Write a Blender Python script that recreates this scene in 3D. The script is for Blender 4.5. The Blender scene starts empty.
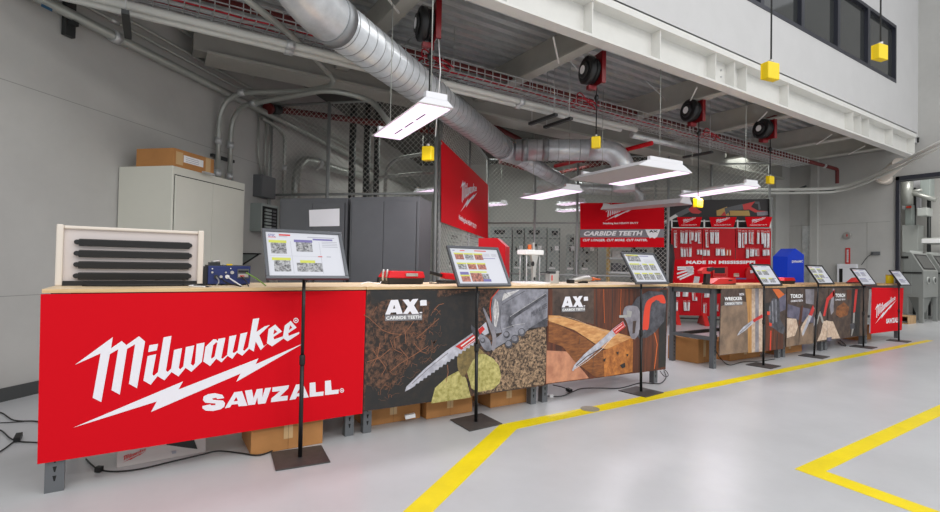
import bpy, bmesh, math, random
from mathutils import Vector, Matrix
from mathutils.geometry import tessellate_polygon
random.seed(7)
C = bpy.context.scene.collection
PI = math.pi
# ------------------------------------------------------------------ camera model (position fixed, used to survey the photo)
FPX, PITCH, ROLL, YAW, DANG = 496.45, math.radians(1.038), math.radians(1.102), math.radians(57.494), math.radians(46.07)
EYE = Vector((0, 0, 1.29))
Fv = Vector((math.cos(YAW)*math.cos(PITCH), math.sin(YAW)*math.cos(PITCH), math.sin(PITCH)))
_r = Vector((math.sin(YAW), -math.cos(YAW), 0)); _u = _r.cross(Fv)
Rv = _r*math.cos(ROLL) + _u*math.sin(ROLL); Uv = -_r*math.sin(ROLL) + _u*math.cos(ROLL)
cam = bpy.data.objects.new('camera', bpy.data.cameras.new('camera')); C.objects.link(cam)
cam.matrix_world = Matrix(((Rv.x, Uv.x, -Fv.x, 0), (Rv.y, Uv.y, -Fv.y, 0), (Rv.z, Uv.z, -Fv.z, 1.29), (0, 0, 0, 1)))
cam.data.sensor_width = 36; cam.data.lens = FPX/940*36; cam.data.clip_start = .05; cam.data.clip_end = 200
bpy.context.scene.camera = cam
XV = Vector((1, 0, 0)); YV = Vector((0, 1, 0)); ZV = Vector((0, 0, 1))
DV = Vector((math.cos(DANG), math.sin(DANG), 0)); EV = Vector((math.sin(DANG), -math.cos(DANG), 0))
def ray(x, y): return Fv + Rv*((x-470)/FPX) - Uv*((y-256)/FPX)
def onZ(x, y, z=0.0):
    d = ray(x, y); return EYE + d*((z-1.29)/d.z)
def onY(x, y, Y):
    d = ray(x, y); return EYE + d*(Y/d.y)
def onX(x, y, X):
    d = ray(x, y); return EYE + d*(X/d.x)
def proj(p):
    v = Vector(p)-EYE; c = v.dot(Fv); return (470+FPX*v.dot(Rv)/c, 256-FPX*v.dot(Uv)/c)
class Pl:                                   # any surveyed plane: point + normal
    def __init__(s, q, n): s.q = Vector(q); s.n = Vector(n).normalized()
    def at(s, x, y, off=0.0):
        d = ray(x, y); q = s.q + s.nf()*off; return EYE + d*((q-EYE).dot(s.n)/d.dot(s.n))
    def nf(s): return s.n if s.n.dot(EYE-s.q) > 0 else -s.n
# ------------------------------------------------------------------ materials
def lin(c): return tuple(((v/255)/12.92 if v/255 <= .04045 else ((v/255+.055)/1.055)**2.4) for v in c) + (1,)
MC = {}
def mat(name, c, rough=.5, metal=0.0, noise=0.0, nscale=6.0, bump=0.0, bscale=40.0, emis=None, es=0.0, c2=None, kind='noise', stretch=None, spec=.5, trans=0.0, ramp=(.35, .65), detail=5.0):
    if name in MC: return MC[name]
    m = bpy.data.materials.new(name); m.use_nodes = True; nt = m.node_tree; b = nt.nodes['Principled BSDF']
    b.inputs['Base Color'].default_value = lin(c); b.inputs['Roughness'].default_value = rough; b.inputs['Metallic'].default_value = metal
    b.inputs['Specular IOR Level'].default_value = spec
    if trans: b.inputs['Transmission Weight'].default_value = trans
    if emis: b.inputs['Emission Color'].default_value = lin(emis); b.inputs['Emission Strength'].default_value = es
    co = None
    def coord():
        tc = nt.nodes.new('ShaderNodeTexCoord'); mp = nt.nodes.new('ShaderNodeMapping'); nt.links.new(tc.outputs['Object'], mp.inputs['Vector'])
        if stretch: mp.inputs['Scale'].default_value = stretch
        return mp.outputs['Vector']
    if noise or c2:
        co = coord()
        if kind == 'voronoi':
            n = nt.nodes.new('ShaderNodeTexVoronoi'); n.inputs['Scale'].default_value = nscale; out = n.outputs['Distance']
        elif kind == 'wave':
            n = nt.nodes.new('ShaderNodeTexWave'); n.inputs['Scale'].default_value = nscale; n.inputs['Distortion'].default_value = 4; n.inputs['Detail'].default_value = 3; out = n.outputs['Fac']
        else:
            n = nt.nodes.new('ShaderNodeTexNoise'); n.inputs['Scale'].default_value = nscale; n.inputs['Detail'].default_value = detail; n.inputs['Roughness'].default_value = .65; out = n.outputs['Fac']
        nt.links.new(co, n.inputs['Vector'])
        r = nt.nodes.new('ShaderNodeValToRGB'); nt.links.new(out, r.inputs['Fac'])
        r.color_ramp.elements[0].position, r.color_ramp.elements[1].position = ramp
        if c2: r.color_ramp.elements[0].color = lin(c); r.color_ramp.elements[1].color = lin(c2)
        else:
            L = lin(c); r.color_ramp.elements[0].color = tuple(v*(1-noise) for v in L[:3]) + (1,); r.color_ramp.elements[1].color = tuple(min(1, v*(1+noise)) for v in L[:3]) + (1,)
        nt.links.new(r.outputs['Color'], b.inputs['Base Color'])
    if bump:
        co = co or coord()
        n2 = nt.nodes.new('ShaderNodeTexNoise'); n2.inputs['Scale'].default_value = bscale; nt.links.new(co, n2.inputs['Vector'])
        bp = nt.nodes.new('ShaderNodeBump'); bp.inputs['Strength'].default_value = bump; bp.inputs['Distance'].default_value = .01
        nt.links.new(n2.outputs['Fac'], bp.inputs['Height']); nt.links.new(bp.outputs['Normal'], b.inputs['Normal'])
    MC[name] = m; return m
def M(n): return MC[n]
mat('floor', (190, 191, 193), .3, noise=.06, nscale=1.1, bump=.04, bscale=3, detail=8)
mat('yellow_line', (238, 214, 0), .35, noise=.06, nscale=4)
mat('wall_grey', (184, 183, 179), .7, noise=.05, nscale=1.2, bump=.05, bscale=60)
mat('wall_white', (206, 205, 204), .7, noise=.02, nscale=2)
mat('beam_white', (222, 221, 216), .5, noise=.03, nscale=3)
mat('joist', (172, 170, 162), .55, noise=.05, nscale=4)
mat('soffit', (150, 148, 142), .7, noise=.05, nscale=2)
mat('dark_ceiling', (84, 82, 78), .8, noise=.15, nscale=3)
mat('deck', (208, 210, 210), .28, metal=.5, noise=.12, nscale=10, stretch=(.4, 4, 1))
mat('galv', (198, 200, 200), .35, metal=.45, noise=.12, nscale=9)
mat('duct_metal', (206, 209, 212), .3, metal=.4, noise=.1, nscale=7, bump=.05, bscale=12)
mat('seam_metal', (150, 152, 154), .4, metal=.5)
mat('conduit', (166, 168, 162), .35, metal=.4)
mat('dark_metal', (62, 64, 64), .5, metal=.5)
mat('fence_wire', (200, 200, 192), .45, metal=.2)
mat('fence_post', (158, 160, 158), .45, metal=.2)
mat('red', (206, 8, 24), .45, spec=.3)
mat('banner_red', (212, 4, 24), .75, spec=.15)
mat('red_dark', (188, 5, 22), .5, spec=.25)
mat('red_pipe', (100, 26, 24), .5)
mat('cable_red', (170, 16, 36), .5)
mat('pipe_blue', (50, 96, 130), .5)
mat('pale_pipe', (206, 206, 200), .4)
mat('white', (240, 240, 240), .45)
mat('logo_white', (236, 234, 240), .5)
mat('black', (22, 22, 23), .45)
mat('rubber', (16, 16, 17), .6)
mat('stand_black', (30, 30, 31), .35, metal=.3)
mat('base_steel', (74, 71, 70), .5, metal=.2, noise=.15, nscale=20)
mat('frame_grey', (98, 100, 104), .28, metal=.7)
mat('paper', (206, 207, 214), .35)
mat('yellow_hi', (200, 204, 84), .5)
mat('purple', (112, 104, 160), .5)
mat('photo_grey', (60, 60, 64), .5, c2=(190, 190, 192), nscale=60)
mat('photo_red', (92, 56, 52), .5, c2=(200, 130, 112), nscale=60)
mat('textgrey', (165, 165, 175), .5)
mat('ply', (226, 196, 150), .5, c2=(204, 168, 118), nscale=7, stretch=(.6, 9, 9))
mat('ply_top', (236, 216, 184), .42, c2=(220, 192, 150), nscale=5, stretch=(.6, 8, 8))
mat('butcher', (206, 172, 126), .45, c2=(164, 124, 80), kind='noise', nscale=5, stretch=(3, 7, .5))
mat('leg_grey', (104, 107, 110), .45, metal=.3)
mat('hole', (20, 20, 20), .8)
mat('carton', (178, 124, 70), .75, noise=.08, nscale=3)
mat('carton_dark', (120, 80, 44), .8)
mat('tape', (206, 172, 126), .25)
mat('white_box', (206, 200, 196), .6)
mat('beige_cab', (212, 211, 199), .45, noise=.02, nscale=2)
mat('dark_cab', (88, 90, 93), .5, noise=.06, nscale=3)
mat('elec_grey', (156, 165, 161), .5, noise=.03, nscale=2)
mat('jbox', (98, 100, 102), .5)
mat('gap', (24, 24, 24), .8)
mat('fan_beige', (226, 216, 204), .5)
mat('fan_panel', (214, 204, 200), .55)
mat('blue_psu', (26, 44, 104), .45)
mat('blue_box', (6, 58, 196), .55, spec=.25)
mat('silver', (190, 188, 184), .35, metal=.6)
mat('orange', (214, 104, 44), .5)
mat('green', (120, 160, 60), .5)
mat('cord', (24, 24, 24), .55)
mat('yellow_box', (242, 208, 0), .42)
mat('lamp_white', (236, 236, 240), .4)
mat('lamp_metal', (200, 198, 194), .4, metal=.4)
mat('lamp_glow', (200, 190, 200), .5, emis=(250, 222, 250), es=1.25)
mat('glass_dark', (54, 56, 56), .08, spec=.6)
mat('win_frame', (44, 46, 56), .4)
mat('office', (120, 120, 114), .8, emis=(120, 120, 114), es=.0)
mat('baseboard', (70, 72, 72), .5)
mat('grey_print', (128, 126, 130), .5)
mat('soil', (38, 31, 28), .6, c2=(132, 92, 70), nscale=30, ramp=(.44, .72), detail=14)
mat('soil_dark', (36, 36, 37), .6, c2=(58, 48, 42), nscale=14, ramp=(.45, .8), detail=8)
mat('chips', (52, 40, 34), .6, c2=(206, 172, 138), nscale=46, ramp=(.42, .72), detail=12)
mat('root', (150, 98, 70), .6)
mat('root_fine', (112, 78, 60), .6)
mat('cap_metal', (150, 142, 128), .6, noise=.15, nscale=60)
mat('reel_red', (118, 8, 18), .4)
mat('moss', (150, 142, 74), .6, c2=(206, 196, 130), nscale=30)
mat('moss_dark', (104, 92, 60), .6, c2=(150, 128, 80), nscale=24)
mat('glove', (92, 92, 100), .6, c2=(150, 150, 160), nscale=9)
mat('glove_dark', (52, 52, 58), .6, c2=(92, 92, 100), nscale=12)
mat('blade', (206, 206, 216), .5, c2=(160, 160, 172), nscale=14)
mat('plank_brown', (110, 58, 36), .6, c2=(66, 36, 26), nscale=9, stretch=(3, 1, .25))
mat('log_top', (226, 174, 114), .6, c2=(186, 124, 72), nscale=8, stretch=(1, 1, 4), detail=8)
mat('log_side', (158, 98, 52), .6, c2=(98, 56, 30), nscale=8, stretch=(1, 1, 4), detail=9)
mat('log_end', (206, 132, 64), .6, c2=(140, 80, 40), nscale=14)
mat('dust', (176, 118, 92), .6, c2=(212, 150, 116), nscale=8)
mat('tan', (100, 84, 72), .6, c2=(156, 130, 108), nscale=3)
mat('tan_wood', (210, 160, 96), .6, c2=(176, 124, 70), nscale=6, stretch=(5, 1, .5))
mat('pipe_grey', (120, 116, 124), .6, c2=(160, 156, 164), nscale=6)
mat('brown_dark', (58, 46, 42), .6, c2=(92, 74, 64), nscale=9)
mat('purple_steel', (72, 70, 90), .6, c2=(116, 112, 132), nscale=6)
mat('cream', (224, 204, 184), .6, c2=(190, 160, 138), nscale=20)
mat('print_dark', (46, 44, 44), .6)
mat('tool_red', (206, 44, 40), .45)
mat('orange_red', (226, 66, 40), .5)
mat('concrete_grey', (146, 146, 142), .8)
mat('pack_white', (222, 220, 220), .4, c2=(176, 172, 174), nscale=30)
mat('blast_grey', (138, 141, 138), .5, noise=.03, nscale=3)
mat('blast_light', (180, 184, 180), .45)
mat('floor_next', (176, 178, 178), .4)
mat('ochre', (196, 160, 90), .6)
# ------------------------------------------------------------------ mesh builder
class MB:
    def __init__(s): s.v = []; s.f = []; s.mi = []; s.sm = []; s.mats = []
    def m(s, name):
        mm = MC[name]
        if mm not in s.mats: s.mats.append(mm)
        return s.mats.index(mm)
    def face(s, pts, mi, smooth=False):
        b = len(s.v); s.v += [Vector(p) for p in pts]; s.f.append(tuple(range(b, b+len(pts)))); s.mi.append(mi); s.sm.append(smooth)
    def hexa(s, P, m):                       # 8 points: bottom 0-3, top 4-7
        i = s.m(m); b = len(s.v); s.v += [Vector(p) for p in P]
        cen = sum(s.v[b:], Vector())/8
        for q in ((0,3,2,1), (4,5,6,7), (0,1,5,4), (1,2,6,5), (2,3,7,6), (3,0,4,7)):
            p = [s.v[b+k] for k in q]; n = (p[1]-p[0]).cross(p[2]-p[1])
            if n.dot(sum(p, Vector())/4-cen) < 0: q = q[::-1]
            s.f.append(tuple(b+k for k in q)); s.mi.append(i); s.sm.append(False)
        return s
    def box(s, x0, x1, y0, y1, z0, z1, m):
        s.hexa([(x0,y0,z0), (x1,y0,z0), (x1,y1,z0), (x0,y1,z0), (x0,y0,z1), (x1,y0,z1), (x1,y1,z1), (x0,y1,z1)], m); return s
    def ob(s, o, u, v, lu, lv, z0, z1, m, w=None):     # oriented box from corner o along u and v, height along w
        o = Vector(o); w = w or ZV; a = o+w*z0; c = o+w*z1
        s.hexa([a, a+u*lu, a+u*lu+v*lv, a+v*lv, c, c+u*lu, c+u*lu+v*lv, c+v*lv], m); return s
    def bar(s, p, q, w, h, m, up=ZV):
        p = Vector(p); q = Vector(q); d = (q-p).normalized(); u = d.cross(up)
        if u.length < 1e-4: u = d.cross(XV)
        u.normalize(); v = u.cross(d)
        s.hexa([p-u*w/2-v*h/2, p+u*w/2-v*h/2, q+u*w/2-v*h/2, q-u*w/2-v*h/2, p-u*w/2+v*h/2, p+u*w/2+v*h/2, q+u*w/2+v*h/2, q-u*w/2+v*h/2], m); return s
    def tube(s, pts, r, m, seg=10, caps=True, smooth=True):
        pts = [Vector(p) for p in pts]; i = s.m(m); rr = r if isinstance(r, (list, tuple)) else [r]*len(pts)
        t = (pts[1]-pts[0]).normalized(); n = t.cross(ZV)
        if n.length < 1e-3: n = t.cross(XV)
        n.normalize(); rings = []
        for k, p in enumerate(pts):
            a = (pts[min(k+1, len(pts)-1)]-p); c = (p-pts[max(k-1, 0)])
            tt = (a.normalized() if a.length > 1e-9 else Vector())+(c.normalized() if c.length > 1e-9 else Vector())
            if tt.length < 1e-6: tt = t
            tt.normalize(); n = (n-tt*n.dot(tt)); n.normalize(); bi = tt.cross(n); b = len(s.v)
            for j in range(seg):
                an = 2*PI*j/seg; s.v.append(p+(n*math.cos(an)+bi*math.sin(an))*rr[k])
            rings.append(b)
        for k in range(len(rings)-1):
            for j in range(seg):
                a, b2 = rings[k]+j, rings[k]+(j+1) % seg; c, d = rings[k+1]+(j+1) % seg, rings[k+1]+j
                s.f.append((a, b2, c, d)); s.mi.append(i); s.sm.append(smooth)
        if caps:
            s.f.append(tuple(rings[0]+j for j in range(seg))[::-1]); s.f.append(tuple(rings[-1]+j for j in range(seg))); s.mi += [i, i]; s.sm += [False, False]
        return s
    def poly(s, pts, m, holes=()):           # flat polygon with holes
        i = s.m(m); loops = [[Vector(p) for p in pts]]+[[Vector(p) for p in h] for h in holes]
        allp = [p for l in loops for p in l]; b = len(s.v); s.v += allp
        for tr in tessellate_polygon(loops): s.f.append(tuple(b+k for k in tr)); s.mi.append(i); s.sm.append(False)
        return s
    def prism(s, pts, off, m):
        pts = [Vector(p) for p in pts]; off = Vector(off); s.poly(pts, m); s.poly([p+off for p in pts], m); i = s.m(m)
        for k in range(len(pts)):
            a, c = pts[k], pts[(k+1) % len(pts)]; s.face([a, c, c+off, a+off], i)
        return s
    def build(s, name, parent=None, bevel=0.0, recalc=True):
        me = bpy.data.meshes.new(name); me.from_pydata([tuple(p) for p in s.v], [], s.f)
        for mm in s.mats: me.materials.append(mm)
        me.polygons.foreach_set('material_index', s.mi); me.polygons.foreach_set('use_smooth', s.sm); me.update()
        if recalc:
            bm = bmesh.new(); bm.from_mesh(me); bmesh.ops.recalc_face_normals(bm, faces=bm.faces); bm.to_mesh(me); bm.free()
        o = bpy.data.objects.new(name, me); C.objects.link(o)
        if parent:
            o.parent = parent; o.matrix_parent_inverse = Matrix.Translation(-parent.location) if not parent.get('_m') else Matrix()
        if bevel:
            b = o.modifiers.new('bevel', 'BEVEL'); b.width = bevel; b.segments = 2; b.limit_method = 'ANGLE'
        return o
def thing(name, label, cat, loc, group=None):
    o = bpy.data.objects.new(name, None); C.objects.link(o); o.location = Vector(loc); o.empty_display_size = .1
    o['label'] = label; o['category'] = cat
    if group: o['group'] = group
    return o
def tag(o, label, cat, group=None, kind=None):
    o['label'] = label; o['category'] = cat
    if group: o['group'] = group
    if kind: o['kind'] = kind
    return o
def struct(o): o['kind'] = 'structure'; return o
def curve(pts, n=8):                          # Catmull-Rom through points
    P = [Vector(p) for p in pts]; P = [P[0]*2-P[1]]+P+[P[-1]*2-P[-2]]; out = []
    for k in range(1, len(P)-2):
        for j in range(n):
            t = j/n; a, b, c, d = P[k-1], P[k], P[k+1], P[k+2]
            out.append(.5*((2*b)+(c-a)*t+(2*a-5*b+4*c-d)*t*t+(-a+3*b-3*c+d)*t**3))
    out.append(P[-2]); return out
def bend(pts, rad=.2, n=6):                   # polyline with rounded corners
    P = [Vector(p) for p in pts]; out = [P[0]]
    for k in range(1, len(P)-1):
        a, b, c = P[k-1], P[k], P[k+1]; d1 = (a-b); d2 = (c-b); r = min(rad, d1.length*.49, d2.length*.49)
        s = b+d1.normalized()*r; e = b+d2.normalized()*r
        for j in range(n+1):
            t = j/n; out.append(s*(1-t)**2+b*2*t*(1-t)+e*t*t)
    out.append(P[-1]); return out
# ------------------------------------------------------------------ lettering
TC = {}
def text_mesh(txt, bold=.02, shear=0):
    k = (txt, bold, shear)
    if k in TC: return TC[k]
    cu = bpy.data.curves.new('t', 'FONT'); cu.body = txt; cu.offset = bold; cu.shear = shear; cu.resolution_u = 3; cu.space_character = 1.0+bold*1.6
    o = bpy.data.objects.new('t', cu); C.objects.link(o)
    dg = bpy.context.evaluated_depsgraph_get(); me = o.evaluated_get(dg).to_mesh()
    vs = [(v.co.x, v.co.y) for v in me.vertices]; fs = [tuple(p.vertices) for p in me.polygons]
    x0 = min(v[0] for v in vs); x1 = max(v[0] for v in vs); y0 = min(v[1] for v in vs); y1 = max(v[1] for v in vs)
    o.evaluated_get(dg).to_mesh_clear(); bpy.data.objects.remove(o); bpy.data.curves.remove(cu)
    TC[k] = ([((x-x0)/(x1-x0), (y-y0)/(y1-y0)) for x, y in vs], fs); return TC[k]
def quadmap(Q):                               # Q = TL, TR, BR, BL world points
    TL, TR, BR, BL = [Vector(q) for q in Q]
    return lambda u, v: (BL*(1-u)+BR*u)*(1-v)+(TL*(1-u)+TR*u)*v
def text_on(mb, txt, Q, m, bold=.02, shear=0):
    vs, fs = text_mesh(txt, bold, shear); q = quadmap(Q); i = mb.m(m); b = len(mb.v); mb.v += [q(u, v) for u, v in vs]
    for f in fs: mb.f.append(tuple(b+k for k in f)); mb.mi.append(i); mb.sm.append(False)
# poster plane of the near benches
YP = 3.51; nearP = Pl((0, YP, 0), (0, -1, 0))
def tr(x0, y0, s, pts): return [(x0+a/s, y0+b/s) for a, b in pts]
c1 = lambda *p: tr(70, 325, 7.833, p)
c2 = lambda *p: tr(180, 310, 7.231, p)
c3 = lambda *p: tr(70, 365, 7.833, p)
c4 = lambda *p: tr(170, 340, 6.714, p)
c5 = lambda *p: tr(195, 370, 6.065, p)
LOGO = [  # (outline, holes) in photo pixels on the big red banner
 (c1((38,312),(335,95),(322,182),(405,125),(442,157),(540,88),(588,128),(525,495),(462,460),(510,150),(447,187),(390,545),(325,510),(378,190),(312,228),(245,603),(178,570),(240,222)), []),
 (c1((622,158),(690,147),(680,198),(612,212)), []),
 (c1((608,243),(675,228),(645,385),(655,398),(688,370),(733,97),(795,85),(752,355),(765,368),(793,340),(815,195),(878,180),(852,335),(862,348),(887,325))
  + c2((42,268),(103,255),(78,390),(95,403),(108,385),(120,245),(178,235),(158,375),(82,447),(40,418)) + c1((850,403),(795,368),(740,433),(685,400),(632,468),(575,435)), []),
 (c2((185,265),(240,212),(262,212),(272,225),(278,208),(328,200),(298,348),(308,352),(340,325),(357,190),(408,180),(380,305),(390,312),(416,292),(437,172),(487,160),(455,288),(465,295),(493,268),(527,65),(573,58),(553,158),(612,118),(650,108),(573,182),(605,262),(630,243),(583,290),(547,228),(533,300),(500,280),(450,330),(412,308),(378,353),(344,331),(300,378),(262,352),(218,405),(168,372)),
  [c2((262,232),(270,238),(250,335),(230,352),(224,345),(240,255))]),
 (c2((640,138),(688,105),(738,155),(675,195),(680,212),(745,190),(745,208),(665,263),(628,240)), [c2((682,140),(703,158),(674,178))]),
 (c2((757,112),(800,78),(843,127),(782,168),(786,187),(862,158),(862,172),(778,226),(742,202)), [c2((796,110),(812,127),(788,145))]),
 ([(73.2,427.6)] + c3((885,128),(850,192)) + c4((593,123),(575,162)) + [(305,342.5)] + c4((445,280),(473,225)) + c3((635,367),(680,285)), []),
]
SAWZALL = [
 (c5((178,170),(165,150),(120,140),(80,146),(52,160),(48,182),(62,198),(125,203),(122,212),(100,214),(92,208),(45,218),(45,232),(65,246),(110,248),(155,238),(178,222),(182,200),(170,185),(108,180),(105,172),(128,168),(135,176)), []),
 (c5((180,232),(238,135),(285,128),(318,216),(265,220),(258,206),(222,210),(212,226)), [c5((234,190),(250,163),(260,187))]),
 (c5((302,125),(345,119),(355,170),(374,116),(410,112),(408,165),(425,110),(462,106),(427,202),(382,207),(378,166),(364,209),(322,213)), []),
 (c5((470,105),(570,92),(565,112),(515,160),(563,155),(560,183),(460,195),(463,172),(515,128),(468,132)), []),
 (c5((572,182),(612,88),(655,84),(690,165),(650,170),(645,158),(618,160),(610,176)), [c5((617,142),(633,115),(642,138))]),
 (c5((695,78),(730,74),(732,135),(780,130),(778,155),(695,163)), []),
 (c5((788,66),(823,62),(828,122),(872,118),(870,143),(788,152)), []),
]
def ringpoly(c, r, n=14): return [(c[0]+r*math.cos(2*PI*k/n), c[1]+r*math.sin(2*PI*k/n)) for k in range(n)]
LOGO_R = [(ringpoly((295.9, 320.4), 2.6), [ringpoly((295.9, 320.4), 1.8)]), (ringpoly((295.9, 320.4), .9), [])]
SAW_R = [(ringpoly((341.8, 390.4), 2.2), [ringpoly((341.8, 390.4), 1.5)]), (ringpoly((341.8, 390.4), .8), [])]
def uvs(shapes):                              # to metres on the poster plane
    return [([(onY(*p, YP).x, onY(*p, YP).z) for p in o], [[(onY(*p, YP).x, onY(*p, YP).z) for p in h] for h in hs]) for o, hs in shapes]
LU = uvs(LOGO+LOGO_R); SU = uvs(SAWZALL+SAW_R)
_all = [p for o, h in LU for p in o]; LX0, LX1 = min(p[0] for p in _all), max(p[0] for p in _all); LZ0, LZ1 = min(p[1] for p in _all), max(p[1] for p in _all)
_al2 = [p for o, h in SU for p in o]; SX1, SZ0 = max(p[0] for p in _al2), min(p[1] for p in _al2)
def logo_on(mb, Q, m='logo_white', saw=False, r=True):  # Q: world corners of the logo's box (with SAWZALL if saw)
    q = quadmap(Q); x1 = max(LX1, SX1) if saw else LX1; z0 = min(LZ0, SZ0) if saw else LZ0
    for o, hs in (LU if r else LU[:-2])+(SU if saw else []):
        f = lambda p: q((p[0]-LX0)/(x1-LX0), (p[1]-z0)/(LZ1-z0))
        mb.poly([f(p) for p in o], m, [[f(p) for p in h] for h in hs])
def rect(x0, y0, x1, y1): return [(x0, y0), (x1, y0), (x1, y1), (x0, y1)]
# ================================================================== SETTING
mb = MB(); mb.box(-8, 24, -9, 22, -.12, 0, 'floor'); struct(mb.build('floor'))
for k, pts in enumerate([
    [(2.40, 3.27), (12.75, 3.38), (12.75, 3.28), (2.46, 3.12)],
    [(2.40, 3.27), (2.46, 3.12), (-1.13, .64), (-1.2, .725)],
    [(3.56, 1.6), (9.5, 1.69), (9.5, 1.57), (3.7, 1.476)],
    [(3.56, 1.6), (3.70, 1.476), (3.55, .2), (3.42, .2)]]):
    mb = MB(); mb.prism([(x, y, .0005) for x, y in pts], (0, 0, .0012), 'yellow_line'); struct(mb.build('trim_%d' % (k+1)))
QL = onZ(20, 397.5); QL = Vector((QL.x, QL.y, 0))          # a point at the foot of the left wall
NL = -EV                                                    # out of the room
LW = Pl(QL, EV)
def lw(t, z=0, off=0): return QL+DV*t+EV*off+ZV*z           # left wall: along, up, out
mb = MB(); mb.ob(lw(-9), DV, NL, 22.2, .2, 0, 4.6, 'wall_grey')
for z in (.93, 2.84): mb.ob(lw(-9, 0, .001), DV, NL, 22, .001, z, z+.006, 'concrete_grey')
struct(mb.build('wall_left'))
mb = MB(); mb.ob(lw(-9, 0, .012), DV, NL, 22, .012, 0, .12, 'baseboard'); struct(mb.build('baseboard_left'))
# far wall with the tall opening
XW = 15.63; DOORY = 4.73; DOORZ = 3.70
mb = MB()
mb.box(XW, XW+.25, DOORY, 9.0, 0, 9.2, 'wall_grey'); mb.box(XW, XW+.25, -6, DOORY, DOORZ, 9.2, 'wall_grey')
mb.box(XW-.12, XW, 6.44, 6.62, 0, 4.4, 'wall_grey')
mb.box(XW-.8, XW, 7.2, 7.9, 0, 4.4, 'wall_grey')
mb.box(XW-.004, XW, 4.85, 6.44, 2.587, 2.595, 'concrete_grey'); mb.box(XW-.004, XW, 6.62, 7.2, 2.597, 2.605, 'concrete_grey')
mb.box(XW-.03, XW, 6.64, 6.85, 0, 2.59, 'galv'); mb.box(XW-.004, XW, 5.33, 5.336, 0, 2.59, 'concrete_grey')
struct(mb.build('wall_right'))
mb = MB(); mb.box(XW-.06, XW+.04, DOORY-.07, DOORY, 0, DOORZ, 'win_frame'); mb.box(XW-.06, XW+.3, -1.5, DOORY, DOORZ-.1, DOORZ, 'win_frame')
struct(mb.build('door_1'))
# back wall of the caged room
B0 = Vector((15.0, 7.45, 0)); mb = MB(); mb.ob(B0, -EV, DV, 12.2, .2, 0, 4.6, 'wall_grey'); struct(mb.build('wall_back'))
# upper wall with windows, over the edge beam
WY = 4.32
wz0, wz1 = onY(894.8, 82.5, WY).z, onY(896.4, 26, WY).z; wxr = onY(896, 60, WY).x
wx = [wxr, onY(868.5, 60, WY).x, onY(838.5, 40, WY).x, onY(802.5, 20, WY).x, onY(762, 5, WY).x]
wx.append(wx[-1]-1.35); wx.append(wx[-1]-1.35)
mb = MB(); mb.box(-4, XW, WY, WY+.2, 4.46, wz0, 'wall_white'); mb.box(-4, XW, WY, WY+.2, wz1, 9.2, 'wall_white')
mb.box(wxr, XW, WY, WY+.2, wz0, wz1, 'wall_white'); mb.box(-4, wx[-1], WY, WY+.2, wz0, wz1, 'wall_white'); struct(mb.build('wall_upper'))
for k in range(len(wx)-1):
    a, b = wx[k+1], wx[k]; t = .055
    w = MB().box(a+t, b-t, WY+.06, WY+.07, wz0+.07, wz1-.07, 'glass_dark').build('window_%d' % (k+1)); struct(w)
    f = MB(); f.box(a, b, WY-.01, WY+.1, wz0, wz0+.07, 'win_frame'); f.box(a, b, WY-.01, WY+.1, wz1-.07, wz1, 'win_frame')
    f.box(a, a+t, WY-.01, WY+.1, wz0+.07, wz1-.07, 'win_frame'); f.box(b-t, b, WY-.01, WY+.1, wz0+.07, wz1-.07, 'win_frame')
    f.build('window_frame', w)
# ceiling: ribbed steel deck over the bays, plain slab behind the girder
GY = 7.22; DZ = 4.45
mb = MB(); i = mb.m('deck'); y = 4.33; prof = []
while y < GY:
    prof += [(y, DZ), (y+.10, DZ), (y+.11, DZ+.13), (y+.19, DZ+.13)]; y += .20
xs = [-4, 15.6]
for k in range(len(prof)-1):
    (ya, za), (yb, zb) = prof[k], prof[k+1]; mb.face([(xs[0], ya, za), (xs[1], ya, za), (xs[1], yb, zb), (xs[0], yb, zb)], i)
struct(mb.build('ceiling'))
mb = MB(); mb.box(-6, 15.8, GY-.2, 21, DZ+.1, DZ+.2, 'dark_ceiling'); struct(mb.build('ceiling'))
mb = MB(); mb.box(12.2, 15.62, 4.46, 6.9, 4.40, 4.44, 'soffit'); struct(mb.build('ceiling'))
# ------------------------------------------------------------------ edge beam, joists, girder
t = thing('steel_beam', 'long white I-beam with stiffener plates along the mezzanine edge', 'beam', (5, 4.3, 4.0))
bx1 = 14.75
mb = MB(); mb.box(-4, bx1, 4.27, 4.29, 4.03, 4.42, 'beam_white'); mb.build('web', t)
mb = MB(); mb.box(-4, bx1, 4.13, 4.295, 4.0, 4.03, 'beam_white'); mb.build('bottom_flange', t)
mb = MB(); mb.box(-4, bx1, 4.12, 4.31, 4.42, 4.45, 'beam_white'); mb.box(-4, bx1, 4.10, 4.12, 4.42, 4.53, 'beam_white'); mb.box(-4, bx1, 4.10, 4.31, 4.51, 4.53, 'beam_white'); mb.build('top_flange', t)
for px in (503, 588, 656, 711, 730, 742, 784, 849, 857, 865, 889, 911):
    x = onY(px, 100 if px > 700 else 40, 4.2).x
    MB().box(x-.007, x+.007, 4.13, 4.27, 4.03, 4.42, 'beam_white').build('stiffener', t)
for px in (725, 735, 853, 861):
    for z in (4.1, 4.2, 4.3):
        x = onY(px, 100, 4.2).x; MB().tube([(x, 4.255, z), (x, 4.275, z)], .014, 'galv', 6).build('bolt', t)
mb = MB(); p = [onY(*q, 4.30) for q in ((560, -14), (740, 62), (849.6, 110), (921, 139))]
mb.tube([Vector((v.x, 4.295, v.z)) for v in p], .012, 'conduit', 6); mb.tube([(15.55, 4.295, p[-1].z), (15.55, 4.295, p[-1].z-.12)], .02, 'black', 6)
tag(mb.build('wire_run'), 'thin dark cable run along the white upper wall just above the I-beam', 'cable')
JX = [-.3, 2.2, 4.55, 7.45, 9.5, 12.0, 13.6]
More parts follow.
